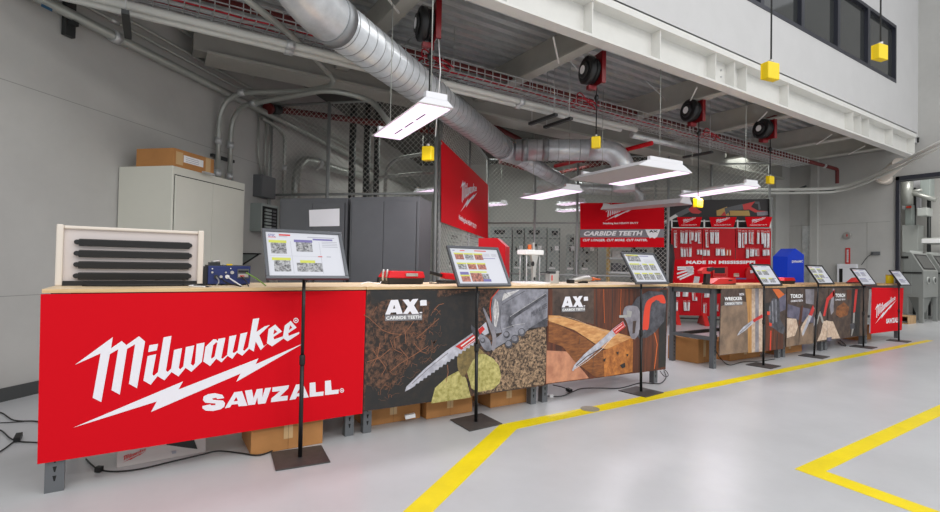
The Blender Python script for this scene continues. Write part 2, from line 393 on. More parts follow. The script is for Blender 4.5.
JL = ['nearest the bracketed conduits at the upper left', 'carrying the first cord reel', 'carrying the second cord reel', 'carrying the third cord reel', 'carrying the fourth cord reel', 'just right of the fourth cord reel', 'furthest towards the tall opening']
for k, x in enumerate(JX):
    t = thing('ceiling_joist', 'grey steel joist '+JL[k], 'joist', (x, 5.8, 4.05), 'joists across the mezzanine bays')
    MB().box(x-.01, x+.01, 4.30, GY-.22, 4.08, DZ-.005, 'joist').build('web', t)
    MB().box(x-.09, x+.09, 4.30, GY-.22, 4.05, 4.08, 'joist').build('flange', t)
    mb = MB(); mb.bar((x-.55, 4.5, 4.06), (x, 5.0, 4.04), .018, .018, 'beam_white'); mb.build('brace', t)
t = thing('girder', 'deep grey plastered girder behind the cable basket', 'girder', (5, GY, 3.9))
mb = MB(); mb.box(.35, 14.8, GY-.2, GY+.05, 3.9, DZ-.01, 'soffit'); mb.build('web', t)
mb = MB(); mb.box(.5, 14.8, GY-.26, GY+.2, 3.86, 3.9, 'joist'); mb.build('bottom_flange', t)
mb = MB(); mb.bar((1.2, 7.5, 4.3), (1.2, 13, 4.3), .12, .3, 'soffit'); tag(mb.build('ceiling_joist'), 'dark joist running back behind the girder near the left wall', 'joist')
# ================================================================== WORKBENCHES
def perforated_leg(x0, x1, y0, y1, z1, par):
    mb = MB(); mb.box(x0, x1, y0, y0+.004, 0, z1, 'leg_grey'); mb.box(x0, x0+.004, y0+.004, y1, 0, z1, 'leg_grey'); mb.box(x1-.004, x1, y0+.004, y0+.03, 0, z1, 'leg_grey')
    z = .06
    while z < .3:
        c = (x0+x1)/2; mb.prism([(c-.009, y0-.0008, z+.03), (c+.009, y0-.0008, z+.03), (c+.006, y0-.0008, z+.016), (c+.003, y0-.0008, z), (c-.003, y0-.0008, z), (c-.006, y0-.0008, z+.016)], (0, .0006, 0), 'hole'); z += .05
    return mb.build('leg', par)
def bench(x0, x1, yf, yb, zt, label, edge='ply', th=.022):
    t = thing('workbench', label, 'workbench', ((x0+x1)/2, (yf+yb)/2, 0), 'workbenches in the long row')
    mb = MB(); mb.box(x0, x1, yf-.02, yb, zt-th, zt-.001, edge); mb.box(x0, x1, yf-.02, yb, zt-.001, zt, 'ply_top' if edge == 'ply' else 'butcher'); mb.build('tabletop', t, bevel=.002)
    for x in (x0+.035, x1-.1):
        for y in (yf+(.0 if x < 1.2 else .075 if yf < 3.6 else .04), yb-.1): perforated_leg(x, x+(.085 if x < 0 else .065), y, y+.06, zt-th, t)
    mb = MB(); mb.box(x0+.03, x1-.03, yf+.05, yf+.08, zt-th-.07, zt-th, 'leg_grey'); mb.box(x0+.03, x1-.03, yb-.08, yb-.05, zt-th-.07, zt-th, 'leg_grey')
    for x in (x0+.035, x1-.065): mb.box(x, x+.03, yf+.08, yb-.08, zt-th-.07, zt-th, 'leg_grey')
    mb.build('frame', t)
    mb = MB()
    for x in (x0+.035, x1-.065): mb.box(x, x+.03, yf+.1, yb-.1, .36, .41, 'leg_grey')
    mb.box(x0+.06, x1-.06, yb-.14, yb-.11, .36, .41, 'leg_grey'); mb.build('stretcher', t)
    return t
TZ = 1.115
bench(-.505, 1.33, 3.53, 4.28, TZ, 'workbench behind the big red banner, carrying the louvered panel')
bench(1.335, 3.10, 3.53, 4.28, TZ, 'workbench behind the tree root banner, carrying the red tool case')
bench(3.105, 4.88, 3.53, 4.28, TZ, 'workbench behind the sawn log banner, carrying the two grey tools')
YR = 3.69; TR = 1.085
def xr(px): return onY(px, 300, YR).x
R0 = 6.14; bx = [R0, xr(786.5), xr(828.5), xr(869), xr(903.5)]
bench(bx[0], bx[1]-.003, YR+.02, 4.45, TR, 'workbench with open left end, behind the doorway stud banner', 'butcher', .04)
bench(bx[1], bx[2]-.003, YR+.02, 4.45, TR, 'workbench behind the banner with the purple steel beam picture', 'butcher', .03)
bench(bx[2], bx[3]-.003, YR+.02, 4.45, TR, 'workbench behind the banner with the hanging red saw picture', 'butcher', .03)
bench(bx[3], bx[4], YR+.02, 4.45, TR, 'last workbench of the row, behind the small red banner', 'butcher', .03)
# ================================================================== BANNERS
CURQ = [0, 0, 940, 512]
def smooth_loop(pts, n=4):
    P_ = [Vector((x, y)) for x, y in pts]; out = []; N_ = len(P_)
    for k in range(N_):
        a_, b_, c_, d_ = P_[k-1], P_[k], P_[(k+1) % N_], P_[(k+2) % N_]
        for j in range(n):
            t = j/n; v = .5*((2*b_)+(c_-a_)*t+(2*a_-5*b_+4*c_-d_)*t*t+(-a_+3*b_-3*c_+d_)*t**3); out.append((v.x, v.y))
    return out
def banner(label, P, quad_px, m, th=.006, group=None, name='banner'):
    CURQ[:] = [min(q[0] for q in quad_px), max(quad_px[0][1], quad_px[1][1]), max(q[0] for q in quad_px), min(quad_px[2][1], quad_px[3][1])]
    Q = [P.at(*p) for p in quad_px]; c = sum(Q, Vector())/4; low = min(q.z for q in Q)
    t = thing(name, label, 'banner', (c.x, c.y, low), group)
    mb = MB(); mb.prism(Q, -P.nf()*th, m); mb.build('sheet', t); return t, Q
def art(t, P, items, name='print', k0=1):     # layered flat print, each layer a hair in front
    mb = MB()
    for k, it in enumerate(items):
        pts, m = it[0], it[1]
        if m in ('moss', 'moss_dark', 'glove', 'glove_dark', 'cream', 'silver', 'orange_red', 'pipe_grey') and 5 <= len(pts) <= 14 and all(CURQ[0]+2.5 < q[0] < CURQ[2]-2.5 and CURQ[1]+2.5 < q[1] < CURQ[3]-1 for q in pts): pts = smooth_loop(pts)
        off = .0003*(k0+k) if len(it) < 4 else it[3]
        mb.poly([P.at(x, y, off) for x, y in pts], m, [[P.at(x, y, off) for x, y in h] for h in (it[2] if len(it) > 2 else [])])
    return mb.build(name, t)
# 1 big red
t, Q = banner('large red banner with white logo and the word SAWZALL on the front bench', nearP, [(40.6, 294.2), (366, 290.6), (362.4, 413.5), (37.2, 464.3)], 'banner_red', group='banners along the benches')
mb = MB()
for o, hs in LU: mb.poly([(x, YP-.0015, z) for x, z in o], 'logo_white', [[(x, YP-.0015, z) for x, z in h] for h in hs])
mb.build('logo', t)
mb = MB()
for o, hs in SU: mb.poly([(x, YP-.0015, z) for x, z in o], 'logo_white', [[(x, YP-.0015, z) for x, z in h] for h in hs])
mb.build('lettering', t)
# 2 tree roots
t, Q = banner('dark AX banner showing a saw blade cutting tree roots in soil', nearP, [(366.8, 290.4), (547.8, 289), (544.6, 385.6), (363.4, 411.6)], 'soil', group='banners along the benches')
a = lambda *p: tr(364, 286, 8, p); b2 = lambda *p: tr(455, 286, 8, p); b3 = lambda *p: tr(364, 340, 6.83, p); b4 = lambda *p: tr(455, 335, 7.87, p)
items = [
 (a((48,34),(585,33),(585,105),(520,120),(300,105),(180,110),(60,150)), 'soil_dark'),
 ([(430,300),(470,291),(480,291),(474,332),(462,372),(452,398),(420,402),(388,408),(382,400),(404,372),(425,345)], 'soil_dark'),
 ([(366,385),(395,392),(420,390),(430,401.5),(364.5,410.8)], 'soil_dark'),
 (b2((300,510),(520,380),(725,320),(735,505),(722,780))[:4]+[(544.9,384.5),(500,391),(480,394),(486,370),(495,345)], 'chips'),
 ([(431,403.5),(435,388),(447,377),(458,371),(466,378),(471,397.5)], 'moss'),
 (b4((95,290),(140,200),(190,150),(240,150),(300,185),(345,240),(362,320),(350,380),(300,425),(230,440),(180,450),(130,420)), 'moss'),
 (b4((30,100),(100,85),(170,90),(240,150),(190,150),(140,200),(95,290),(60,330),(20,250)), 'moss_dark'),
 (b4((0,330),(30,365),(75,480),(55,490),(0,440)), 'moss'),
]
def strip(pts, w):
    out1 = []; out2 = []
    for k, p in enumerate(pts):
        a0 = pts[max(k-1, 0)]; a1 = pts[min(k+1, len(pts)-1)]; dx, dy = a1[0]-a0[0], a1[1]-a0[1]; l = math.hypot(dx, dy) or 1
        out1.append((p[0]-dy/l*w/2, p[1]+dx/l*w/2)); out2.append((p[0]+dy/l*w/2, p[1]-dx/l*w/2))
    return out1+out2[::-1]
rootlines = [a((0,230),(40,255),(100,310),(150,355),(220,380),(300,388)), a((335,460),(330,370),(365,330),(400,280)), b3((180,215),(240,165),(330,110),(440,40)), b3((20,150),(110,120),(180,60)), b3((60,70),(150,190),(120,240)), b3((240,50),(300,120),(290,170)), b3((570,170),(575,220),(560,290)), b3((340,20),(390,80),(430,90)),
 b3((110,20),(90,120),(60,180)), b3((180,0),(200,60),(260,90)), a((560,190),(600,150),(640,140)), a((420,420),(520,330),(600,260)), a((250,500),(240,420),(300,388))]
rng = random.Random(3)
for k in range(150):
    x = rng.uniform(368, 440); y = rng.uniform(312, 400)
    if y > 409-(x-366)*.14-6 or y > 400-(x-366)*1.1+30: continue
    p = [(x, y)]
    for j in range(4): p.append((p[-1][0]+rng.uniform(-1, 4), p[-1][1]+rng.uniform(-5, 3)))
    rootlines.append(p)
for k, l in enumerate(rootlines): items.append((strip(l, .6 if k < 13 else .3), 'root' if k < 13 or k % 4 == 0 else 'root_fine', [], .006+.00003*k))
blade = b3((275,345),(285,318),(420,190),(560,75),(655,10))+[(479,327),(486,322)]
teeth = []
tipx = [(486,336),(470,345)]
blade_poly = [(405,391.5),(406.5,386.5),(425.5,368),(446,351),(460,341.5),(480,327.5),(486,322),(489,333)]
N = 17
for k in range(N):
    f = k/N; px = 478+(412-478)*f; py = 339.5+(386.5-339.5)*f; blade_poly += [(px, py), (px-.8, py+3.6-1.6*f)]
blade_poly += [(410,389)]
items += [(blade_poly, 'blade', [], .0135),
 ([(455.5,346.5),(476,332.6),(475.6,340.5),(461.5,350)], 'tool_red', [], .0145),
 (strip([(461,346.3),(474.5,336.5)], 1.3), 'white', [], .0152), (strip([(463,348.2),(475,339.5)], .6), 'white', [], .0152),
 (strip([(412,384),(428,369),(448,353)], .7), 'grey_print', [], .0145),
 (b2((345,30),(545,25),(500,60),(370,150),(380,370),(330,380),(300,330),(290,180),(300,90)), 'glove', [], .014),
 (b2((500,60),(545,25),(745,25),(738,320),(600,335),(560,370),(320,500),(325,420),(375,380),(365,150)), 'glove', [], .0145),
 (b2((430,250),(720,60),(735,80),(470,260),(450,300),(470,330),(440,330),(425,290)), 'glove_dark', [], .0155),
 (b2((480,270),(730,110),(732,290),(600,300),(480,335),(465,300)), 'glove', [], .016),
 (b2((600,335),(738,250),(736,322),(560,345)), 'glove_dark', [], .0165),
 (b2((345,130),(352,230),(330,330),(315,320),(305,180),(320,100)), 'pack_white', [], .0152),
 (b2((390,60),(520,28),(470,62),(375,120)), 'pack_white', [], .0154),
 (strip(b2((350,28),(290,100),(280,180),(288,280)), .9), 'orange_red', [], .017),
 (b2((225,190),(240,190),(320,360),(330,440),(318,510),(290,505),(300,420),(270,320)), 'pipe_grey', [], .017),
 (b2((195,390),(240,400),(280,440),(290,512),(240,512),(200,450)), 'glove', [], .0172),
 (b2((130,310),(150,330),(240,400),(160,400),(130,350)), 'glove_dark', [], .0158),
 (b2((185,350),(220,320),(240,345),(200,390)), 'tool_red', [], .0175),
 (strip(b2((440,245),(725,60)), .35), 'pack_white', [], .0176), (strip(b2((455,262),(730,95)), .3), 'glove_dark', [], .0176),
 (strip(b2((375,150),(470,90),(560,40)), .5), 'glove_dark', [], .0177), (strip(b2((365,190),(360,300),(375,370)), .4), 'glove_dark', [], .0177),
 (strip(b2((330,120),(338,200),(325,300)), .35), 'glove_dark', [], .0177), (strip(b2((400,50),(430,75)), .3), 'glove_dark', [], .0177),
 (strip(b2((325,500),(520,385)), .8), 'print_dark', [], .0178), (strip(b2((380,345),(480,310),(560,300)), .3), 'pack_white', [], .0178),
]
for c, r in (((413, 390), 26), ((535, 370), 30), ((480, 425), 32), ((430, 465), 30), ((222, 436), 20)):
    items.append((b2(*[(c[0]+r*math.cos(q*PI/6), c[1]+r*1.1*math.sin(q*PI/6)) for q in range(12)]), 'glove_dark', [], .018))
    items.append((b2(*[(c[0]-3+r*.7*math.cos(q*PI/6), c[1]-5+r*.7*math.sin(q*PI/6)) for q in range(12)]), 'glove', [], .0185))
items = [(i[0], i[1], i[2] if len(i) > 2 else [], (i[3]*.25 if len(i) > 3 else .0006*(k+1)*.4)) for k, i in enumerate(items)]
art(t, nearP, items)
def AX(t, P, f, off=.0055):
    A = f((170,228),(215,112),(272,110),(310,222),(262,226),(255,210),(215,213),(208,228)); Ah = f((232,182),(242,150),(250,180))
    X = f((308,110),(355,107),(368,130),(390,105),(435,102),(400,155),(440,222),(385,224),(368,200),(350,224),(312,222),(350,165))
    bar = f((168,232),(465,222),(465,272),(168,280))
    art(t, P, [(A, 'logo_white', [Ah], off), (X, 'logo_white', [], off+.0002), (f((448,120),(460,112),(500,112),(503,155),(450,158)), 'logo_white', [], off), (f((445,208),(465,207),(465,217),(445,217)), 'logo_white', [], off), (bar, 'grey_print', [], off)], 'lettering')
    mb = MB(); text_on(mb, 'CARBIDE TEETH', [P.at(*q, off+.0005) for q in f((178,244),(458,234),(458,260),(178,270))], 'white', .03); mb.build('caption', t)
AX(t, nearP, a)
mb = MB(); text_on(mb, 'MILWAUKEE', [nearP.at(*q, .0055) for q in b2((608,205),(735,135),(738,172),(612,250))], 'glove_dark', .0, .2); mb.build('glove_lettering', t)
# 3 sawn log
g = lambda *p: tr(545, 286, 5.12, p)
t, Q = banner('AX banner showing a reciprocating saw cutting a heavy timber', nearP, [(548.6, 288.8), (668.2, 288.4), (665.6, 369.2), (545.4, 384.6)], 'plank_brown', group='banners along the benches')
art(t, nearP, [
 (g((38,14),(250,12),(250,195),(60,155),(38,150)), 'brown_dark'),
 (strip(g((262,15),(262,200)), .7), 'print_dark'), (strip(g((345,15),(345,190)), .7), 'print_dark'), (strip(g((430,15),(430,100)), .7), 'print_dark'), (strip(g((300,15),(305,190)), .4), 'orange'), (strip(g((390,15),(386,160)), .4), 'orange'),
 (g((8,330),(110,335),(200,440),(225,472),(6,500)), 'dust'),
 (g((18,175),(200,262),(320,350),(305,462),(260,468),(150,385),(90,310),(18,285)), 'log_side'),
 (g((18,150),(75,152),(280,215),(450,262),(440,290),(320,322),(295,320),(150,225),(18,178)), 'log_top'),
 (g((318,322),(452,262),(448,440),(305,465),(298,330)), 'log_end'),
 (g((452,262),(560,225),(620,300),(612,415),(448,440)), 'plank_brown'),
 (strip(g((560,235),(575,300),(560,425)), .8), 'orange'), (strip(g((500,250),(505,435)), .5), 'print_dark'), (g((590,20),(624,18),(618,412),(580,420)), 'soil_dark'),
 (g((430,120),(470,60),(530,25),(600,30),(622,80),(610,180),(560,240),(520,265),(480,270),(440,190)), 'glove_dark'),
 (g((500,215),(512,100),(545,60),(600,45),(615,70),(612,90),(560,80),(540,110),(530,215),(510,222)), 'orange_red'),
 (g((545,90),(570,70),(590,80),(575,100)), 'glove_dark'),
 (g((408,110),(440,100),(480,115),(490,200),(470,262),(440,265),(420,190),(400,150)), 'pipe_grey'),
 (g((380,150),(420,148),(420,162),(380,162)), 'silver'),
 (g((420,125),(445,130),(440,160),(420,158)), 'silver'), (g((450,180),(468,178),(460,240),(448,245)), 'brown_dark'),
 (g((138,432),(150,405),(200,350),(270,290),(300,265),(345,222),(400,180),(412,205),(360,252),(300,302),(280,320),(215,375),(155,420),(145,436)), 'blade'),
 (g((345,225),(400,182),(410,210),(362,250)), 'tool_red'),
 (strip(g((152,425),(215,385),(290,325),(345,262)), .35), 'white'), (strip(g((20,170),(120,160),(280,222),(445,268)), .25), 'cream'), (strip(g((352,228),(395,195)), .5), 'white'), (strip(g((362,238),(403,205)), .4), 'white'),
 (strip(g((160,408),(215,360),(285,320)), .9), 'brown_dark'),
 (g((300,375),(312,368),(308,388),(300,385)), 'print_dark'), (g((385,405),(410,392),(412,415),(395,422)), 'print_dark'), (g((365,340),(378,335),(375,355)), 'print_dark'), (g((415,350),(428,348),(424,362)), 'print_dark'),
 (strip(g((250,330),(245,440)), .3), 'brown_dark'), (strip(g((180,260),(175,300)), .4), 'brown_dark'),
])
h = lambda *p: [(545+(85+(x-168)*.405)/5.12, 286+(50+(y-102)*.47)/5.12) for x, y in p]
AX(t, nearP, h, .0098)
# right-hand row
farP = Pl((0, YR, 0), (0, -1, 0))
w = lambda *p: tr(716, 285, 7.01, p)
t, Q = banner('WRECKER banner showing a saw cutting through wall studs and a work glove', farP, [(721.2, 288.6), (786.4, 288.2), (784.6, 346.4), (718.8, 355.8)], 'brown_dark', group='banners along the benches')
art(t, farP, [
 (w((36,150),(120,110),(225,120),(225,470),(25,492)), 'tan'), (w((205,25),(250,25),(250,475),(225,478),(222,200)), 'tan_wood'), (w((250,25),(275,25),(275,470),(250,473)), 'cream'),
 (w((275,25),(300,25),(300,468),(275,470)), 'pipe_grey'), (w((300,25),(328,25),(326,466),(300,468)), 'cream'), (w((328,25),(345,25),(345,463),(326,466)), 'print_dark'),
 (w((350,190),(440,250),(470,330),(470,448),(345,463)), 'plank_brown'), (w((345,130),(380,120),(380,200),(345,220)), 'print_dark'), (strip(w((385,320),(380,458)), 1.2), 'orange_red'), (strip(w((430,340),(425,452)), .8), 'print_dark'),
 (w((395,28),(440,28),(485,70),(480,90),(440,95)), 'orange'), (w((440,95),(490,60),(490,170),(445,190)), 'purple_steel'),
 (w((372,150),(395,95),(420,90),(445,110),(450,240),(485,300),(470,345),(440,330),(400,300),(375,290),(365,200)), 'glove_dark'),
 (strip(w((395,110),(400,270)), 1.3), 'glove'), (strip(w((420,100),(424,260)), 1.3), 'glove'), (strip(w((378,150),(380,240)), 1.), 'glove'),
 (w((358,185),(378,185),(378,210),(358,210)), 'orange_red'), (w((372,262),(392,270),(390,290),(374,286)), 'orange_red'),
 (w((148,355),(165,325),(190,295),(250,250),(330,200),(335,225),(268,262),(210,315),(160,350)), 'blade'), (w((256,245),(326,203),(328,228),(266,262)), 'tool_red'), (strip(w((165,340),(245,268)), .7), 'grey_print'),
 (w((58,118),(186,114),(186,140),(58,146)), 'grey_print'),
])
mb = MB(); o = .009
text_on(mb, 'WRECKER', [farP.at(*q, o) for q in w((60,84),(184,82),(184,106),(60,110))], 'white', .05)
text_on(mb, 'CARBIDE TEETH', [farP.at(*q, o) for q in w((64,123),(182,119),(182,135),(64,140))], 'white', .03)
text_on(mb, 'WITH', [farP.at(*q, o) for q in w((162,58),(196,56),(196,74),(162,76))], 'logo_white', .04); mb.build('lettering', t)
q2 = lambda *p: tr(782, 284, 7.75, p)
t, Q = banner('TORCH banner showing a saw cutting a purplish steel beam', farP, [(787.2, 288.2), (828.6, 287.9), (826, 341.2), (785.6, 347)], 'brown_dark', group='banners along the benches')
art(t, farP, [
 (q2((45,155),(140,185),(135,280),(40,255)), 'purple_steel'), (q2((155,180),(245,200),(240,300),(145,290)), 'purple_steel'), (q2((40,265),(110,270),(125,330),(100,400),(38,420)), 'cream'),
 (q2((35,425),(100,400),(130,330),(128,472),(34,487)), 'tan'), (q2((180,40),(250,38),(245,160),(185,150)), 'pipe_grey'), (q2((145,330),(245,300),(240,460),(130,472)), 'tan'), (q2((150,170),(165,165),(150,300),(128,330),(135,240)), 'plank_brown'),
 (q2((160,405),(150,370),(150,330),(205,240),(215,250),(165,400)), 'cream'), (q2((152,390),(205,255),(240,165),(252,190),(235,245),(165,400)), 'blade'), (q2((208,240),(240,162),(252,200),(232,248)), 'tool_red'),
 (q2((285,220),(350,100),(400,50),(410,92),(370,110),(340,245)), 'print_dark'), (q2((318,248),(345,110),(402,50),(408,92),(365,125),(345,200),(335,250)), 'tool_red'),
 (q2((265,300),(290,220),(300,220),(325,300),(310,300),(293,245),(275,310)), 'silver'), (q2((280,300),(315,310),(295,400),(275,420)), 'brown_dark'), (q2((245,260),(262,250),(258,310),(244,330)), 'pipe_grey'),
 (q2((320,290),(352,280),(345,430),(270,443),(300,380)), 'cream'),
], 'print')
mb = MB(); text_on(mb, 'TORCH', [farP.at(*q, .009) for q in q2((66,78),(160,78),(158,108),(66,110))], 'white', .05)
text_on(mb, 'CARBIDE TEETH', [farP.at(*q, .009) for q in q2((68,124),(162,120),(162,136),(68,140))], 'logo_white', .03); mb.build('lettering', t)
t, Q = banner('TORCH banner showing a red saw beside a dark pipe and pale spray', farP, [(829.2, 287.9), (869.4, 287.6), (866.6, 335.0), (827.2, 340.6)], 'brown_dark', group='banners along the benches')
art(t, farP, [
 (q2((352,285),(395,290),(450,420),(350,428)), 'cream'), (q2((350,415),(385,410),(385,440),(350,445)), 'purple_steel'), (q2((395,35),(405,35),(400,215),(380,240),(370,180)), 'pipe_grey'),
 (q2((425,180),(480,140),(520,180),(510,240),(450,262),(415,235)), 'log_side'), (q2((545,40),(610,40),(600,400),(530,405)), 'soil_dark'), (q2((610,40),(670,40),(655,390),(600,395)), 'brown_dark'), (q2((500,45),(540,45),(535,120),(505,120)), 'plank_brown'), (strip(q2((690,60),(680,380)), 1.2), 'pipe_grey'),
 (q2((568,40),(588,40),(568,215),(552,225)), 'tool_red'), (q2((552,225),(566,220),(560,330),(542,405),(535,400),(548,300)), 'silver'), (q2((525,310),(560,300),(565,345),(530,350)), 'glove_dark'),
 (q2((395,50),(408,48),(404,95),(394,98)), 'tool_red'),
])
mb = MB(); text_on(mb, 'TORCH', [farP.at(*q, .009) for q in q2((414,74),(490,74),(488,102),(414,104))], 'white', .05)
text_on(mb, 'CARBIDE TEETH', [farP.at(*q, .009) for q in q2((412,116),(490,113),(490,125),(412,128))], 'logo_white', .03); mb.build('lettering', t)
t, Q = banner('small red banner with white logo at the far end of the bench row', farP, [(872.0, 287.6), (903.6, 288.0), (901.8, 330.0), (870.0, 333.9)], 'banner_red', group='banners along the benches')
r3 = lambda *p: tr(865, 283, 9.66, p)
mb = MB(); logo_on(mb, [farP.at(*q, .002) for q in r3((92,180),(305,120),(300,255),(95,400))], 'logo_white', r=False)
text_on(mb, 'SAWZALL', [farP.at(*q, .002) for q in r3((205,345),(328,330),(328,380),(205,392))], 'logo_white', .06); mb.build('logo', t)
# ================================================================== SIGN STANDS
ST = [((.846, 3.36), 1.115, 0, .545, 'nearest sign stand, in front of the big red banner'), ((2.33, 3.42), 1.09, 1, .55, 'sign stand in front of the tree root banner'),
 ((4.429, 3.42), 1.09, 2, .55, 'sign stand touching the yellow line before the sawn log banner'), ((7.139, 3.59), 1.05, 3, .52, 'sign stand in front of the doorway stud banner'),
 ((8.70, 3.57), 1.05, 4, .5, 'leaning sign stand before the purple steel beam banner'), ((10.495, 3.58), 1.05, 5, .5, 'sign stand just left of the small red banner'), ((12.10, 3.58), 1.05, 6, .5, 'last sign stand, in front of the small red banner')]
POFF = [.024, .05, .136, .195, .287, .287, .33]
PZ = [1.178, 1.11, 1.12, 1.075, 1.085, 1.062, 1.05]
LEAN = [0, 0, 0, 0, .0, 0, 0]
SB = [(300, 458, 1), (476, 418, .972), (641, 389, .975), (763.4, 365, .992), (814, 355.7, .992), (863.4, 346.5, .992), (898.8, 340.5, .992)]
STP = [(304, 283), (477, 289), (641, 289), (764, 287), (818.5, 285), (863.6, 287), (899, 287)]
SPN = [(266, 349, 279.2), (458, 511, 286.5), (636, 669, 284), (763, 782.5, 286), (818.5, 834.5, 284.4), (862.5, 877, 285.6), (901, 911.3, 285.8)]
for (bx_, by_), zt, k, wd, lab in ST:
    b_ = onZ(SB[k][0], SB[k][1])*1.0; f_ = SB[k][2]; bx_, by_ = b_.x*f_, b_.y*f_
    tp = onY(STP[k][0], STP[k][1], by_); pn0 = onY(SPN[k][0], SPN[k][2], by_-.05); pn1 = onY(SPN[k][1], SPN[k][2], by_-.05); wd = pn1.x-pn0.x
    t = thing('sign_stand', 'black tilted-frame '+lab, 'sign stand', (bx_, by_, 0), 'sign stands along the benches')
    mb = MB(); rot = [-.1, 0, .1, .1, .1, .1, .1][k]
    u = Vector((math.cos(rot), math.sin(rot), 0)); v = Vector((-math.sin(rot), math.cos(rot), 0))
    if k == 1: u = Vector((.995, .06, 0)); v = Vector((.03, .995, 0))
    mb.ob(Vector((bx_, by_, 0))-u*.165-v*.16, u, v, .33, .32, .0018, .009, 'base_steel'); mb.build('base', t, bevel=.001)
    pz = pn0.z; B_ = Vector((bx_, by_, .009)); T_ = Vector((tp.x, by_, pz+.03)); px = tp.x; Lq = lambda f: B_+(T_-B_)*f
    MB().tube([B_, Lq(.52)], .014, 'stand_black', 12).build('lower_pole', t)
    MB().tube([Lq(.52), T_], .0115, 'stand_black', 12).build('upper_pole', t)
    MB().tube([Lq(.5), Lq(.507), Lq(.55), Lq(.557)], [.016, .019, .019, .016], 'black', 12).build('collar', t)
    tl = math.radians(58); vv = Vector((0, math.cos(tl), math.sin(tl))); nn = Vector((0, -math.sin(tl), math.cos(tl)))
    hgt = .385 if k < 3 else .345; o = pn0.copy()
    mb = MB(); b = .022
    mb.ob(o, XV, vv, wd, b, -.012, .012, 'frame_grey' if k < 3 else 'stand_black', nn); mb.ob(o+vv*(hgt-b), XV, vv, wd, b, -.012, .012, 'frame_grey' if k < 3 else 'stand_black', nn)
    mb.ob(o+vv*b, XV, vv, b, hgt-2*b, -.012, .012, 'frame_grey' if k < 3 else 'stand_black', nn); mb.ob(o+vv*b+XV*(wd-b), XV, vv, b, hgt-2*b, -.012, .012, 'frame_grey' if k < 3 else 'stand_black', nn)
    mb.build('frame', t, bevel=.003)
    MB().ob(o+vv*b+XV*b, XV, vv, wd-2*b, hgt-2*b, -.006, .002, 'paper', nn).build('sheet', t)
    mb = MB(); mb.bar((px, by_, pz), o+XV*(px-o.x)+vv*.16-nn*.014, .03, .03, 'black'); mb.build('bracket', t)
    sheet = lambda x, z, e=.0026: o+XV*(b+x*(wd-2*b))+vv*(b+z*(hgt-2*b))+nn*e
    mb = MB(); R = lambda x0, z0, x1, z1, m, e=.0026: mb.poly([sheet(x0, z0, e), sheet(x1, z0, e), sheet(x1, z1, e), sheet(x0, z1, e)], m)
    if k == 0:
        for (x0, z0, x1, z1, h_) in ((.05,.5,.25,.8,'yellow_hi'), (.38,.56,.6,.83,'purple'), (.07,.1,.28,.4,'yellow_hi'), (.36,.1,.7,.35,'yellow_hi')):
            R(x0, z0, x1, z1-.05, 'photo_grey'); R(x0-.02, z1-.05, x1+.01, z1+.01, h_) if x1-x0 < .3 else R(x0+.05, z1-.05, x0+.25, z1+.01, h_)
        R(.62, .84, .9, .88, 'purple'); R(.66, .44, .72, .46, 'tool_red'); R(.78, .44, .84, .46, 'textgrey')
        for z in (.8, .76, .72, .68): R(.74, z, .96, z+.012, 'textgrey')
        for x in (.31, .70): R(x, .06, x+.004, .8, 'textgrey')
        R(.03, .45, .7, .454, 'textgrey')
        text_on(mb, 'GTEC', [sheet(.03, .95), sheet(.12, .95), sheet(.12, .89), sheet(.03, .89)], 'purple', .03); R(.03, .87, .13, .883, 'tool_red')
        R(.17, .92, .32, .955, 'tool_red'); R(.17, .89, .28, .905, 'textgrey'); R(.55, .9, .93, .92, 'textgrey')
    elif k == 1:
        for r_, z in ((0, .68), (1, .4), (2, .06)):
            for c_ in range(3):
                if r_ == 2 and c_ > 0: break
                x0 = .07+c_*.2+.0*r_; R(x0, z, x0+.17, z+.15, 'photo_red' if (r_+c_) % 3 != 1 else 'photo_grey'); R(x0-.01, z+.15, x0+.18, z+.19, 'yellow_hi')
        R(.27, .06, .5, .3, 'photo_red'); R(.5, .06, .66, .13, 'purple'); R(.27, .31, .62, .35, 'yellow_hi'); R(.5, .13, .64, .28, 'photo_grey'); R(.07, .25, .24, .33, 'purple')
        R(.5, .93, .75, .955, 'tool_red'); R(.63, .72, .9, .735, 'purple')
        for z in (.85, .82, .79): R(.66, z, .8, z+.01, 'textgrey'); R(.84, z, .95, z+.01, 'textgrey')
        R(.05, .93, .1, .95, 'purple'); R(.2, .93, .3, .95, 'tool_red')
    else:
        rows = {2: [(.74,(.08,.2),(.26,.22)), (.42,(.05,.36),(.46,.18),(.68,.2)), (.08,(.06,.2),(.3,.2),(.52,.16),(.72,.22))], 3: [(.5,(.1,.2),(.38,.3)), (.1,(.08,.3),(.5,.3))], 4: [(.62,(.08,.3),(.5,.3)), (.3,(.08,.25),(.4,.3)), (.05,(.1,.4))], 5: [(.55,(.1,.25),(.45,.3)), (.15,(.1,.5))], 6: [(.6,(.1,.6)), (.15,(.2,.5))]}[k]
        for row in rows:
            for x0, w_ in row[1:]: R(x0, row[0], x0+w_, row[0]+.2, 'photo_grey' if k < 5 else 'textgrey'); R(x0, row[0]+.2, x0+w_*.9, row[0]+.245, 'yellow_hi' if k < 5 else 'purple')
        R(.5, .93, .8, .955, 'purple'); R(.05, .93, .3, .95, 'tool_red'); R(.72, .3, .92, .33, 'purple')
        for z in (.8, .75, .7): R(.58, z, .92, z+.012, 'textgrey')
    mb.build('printing', t)
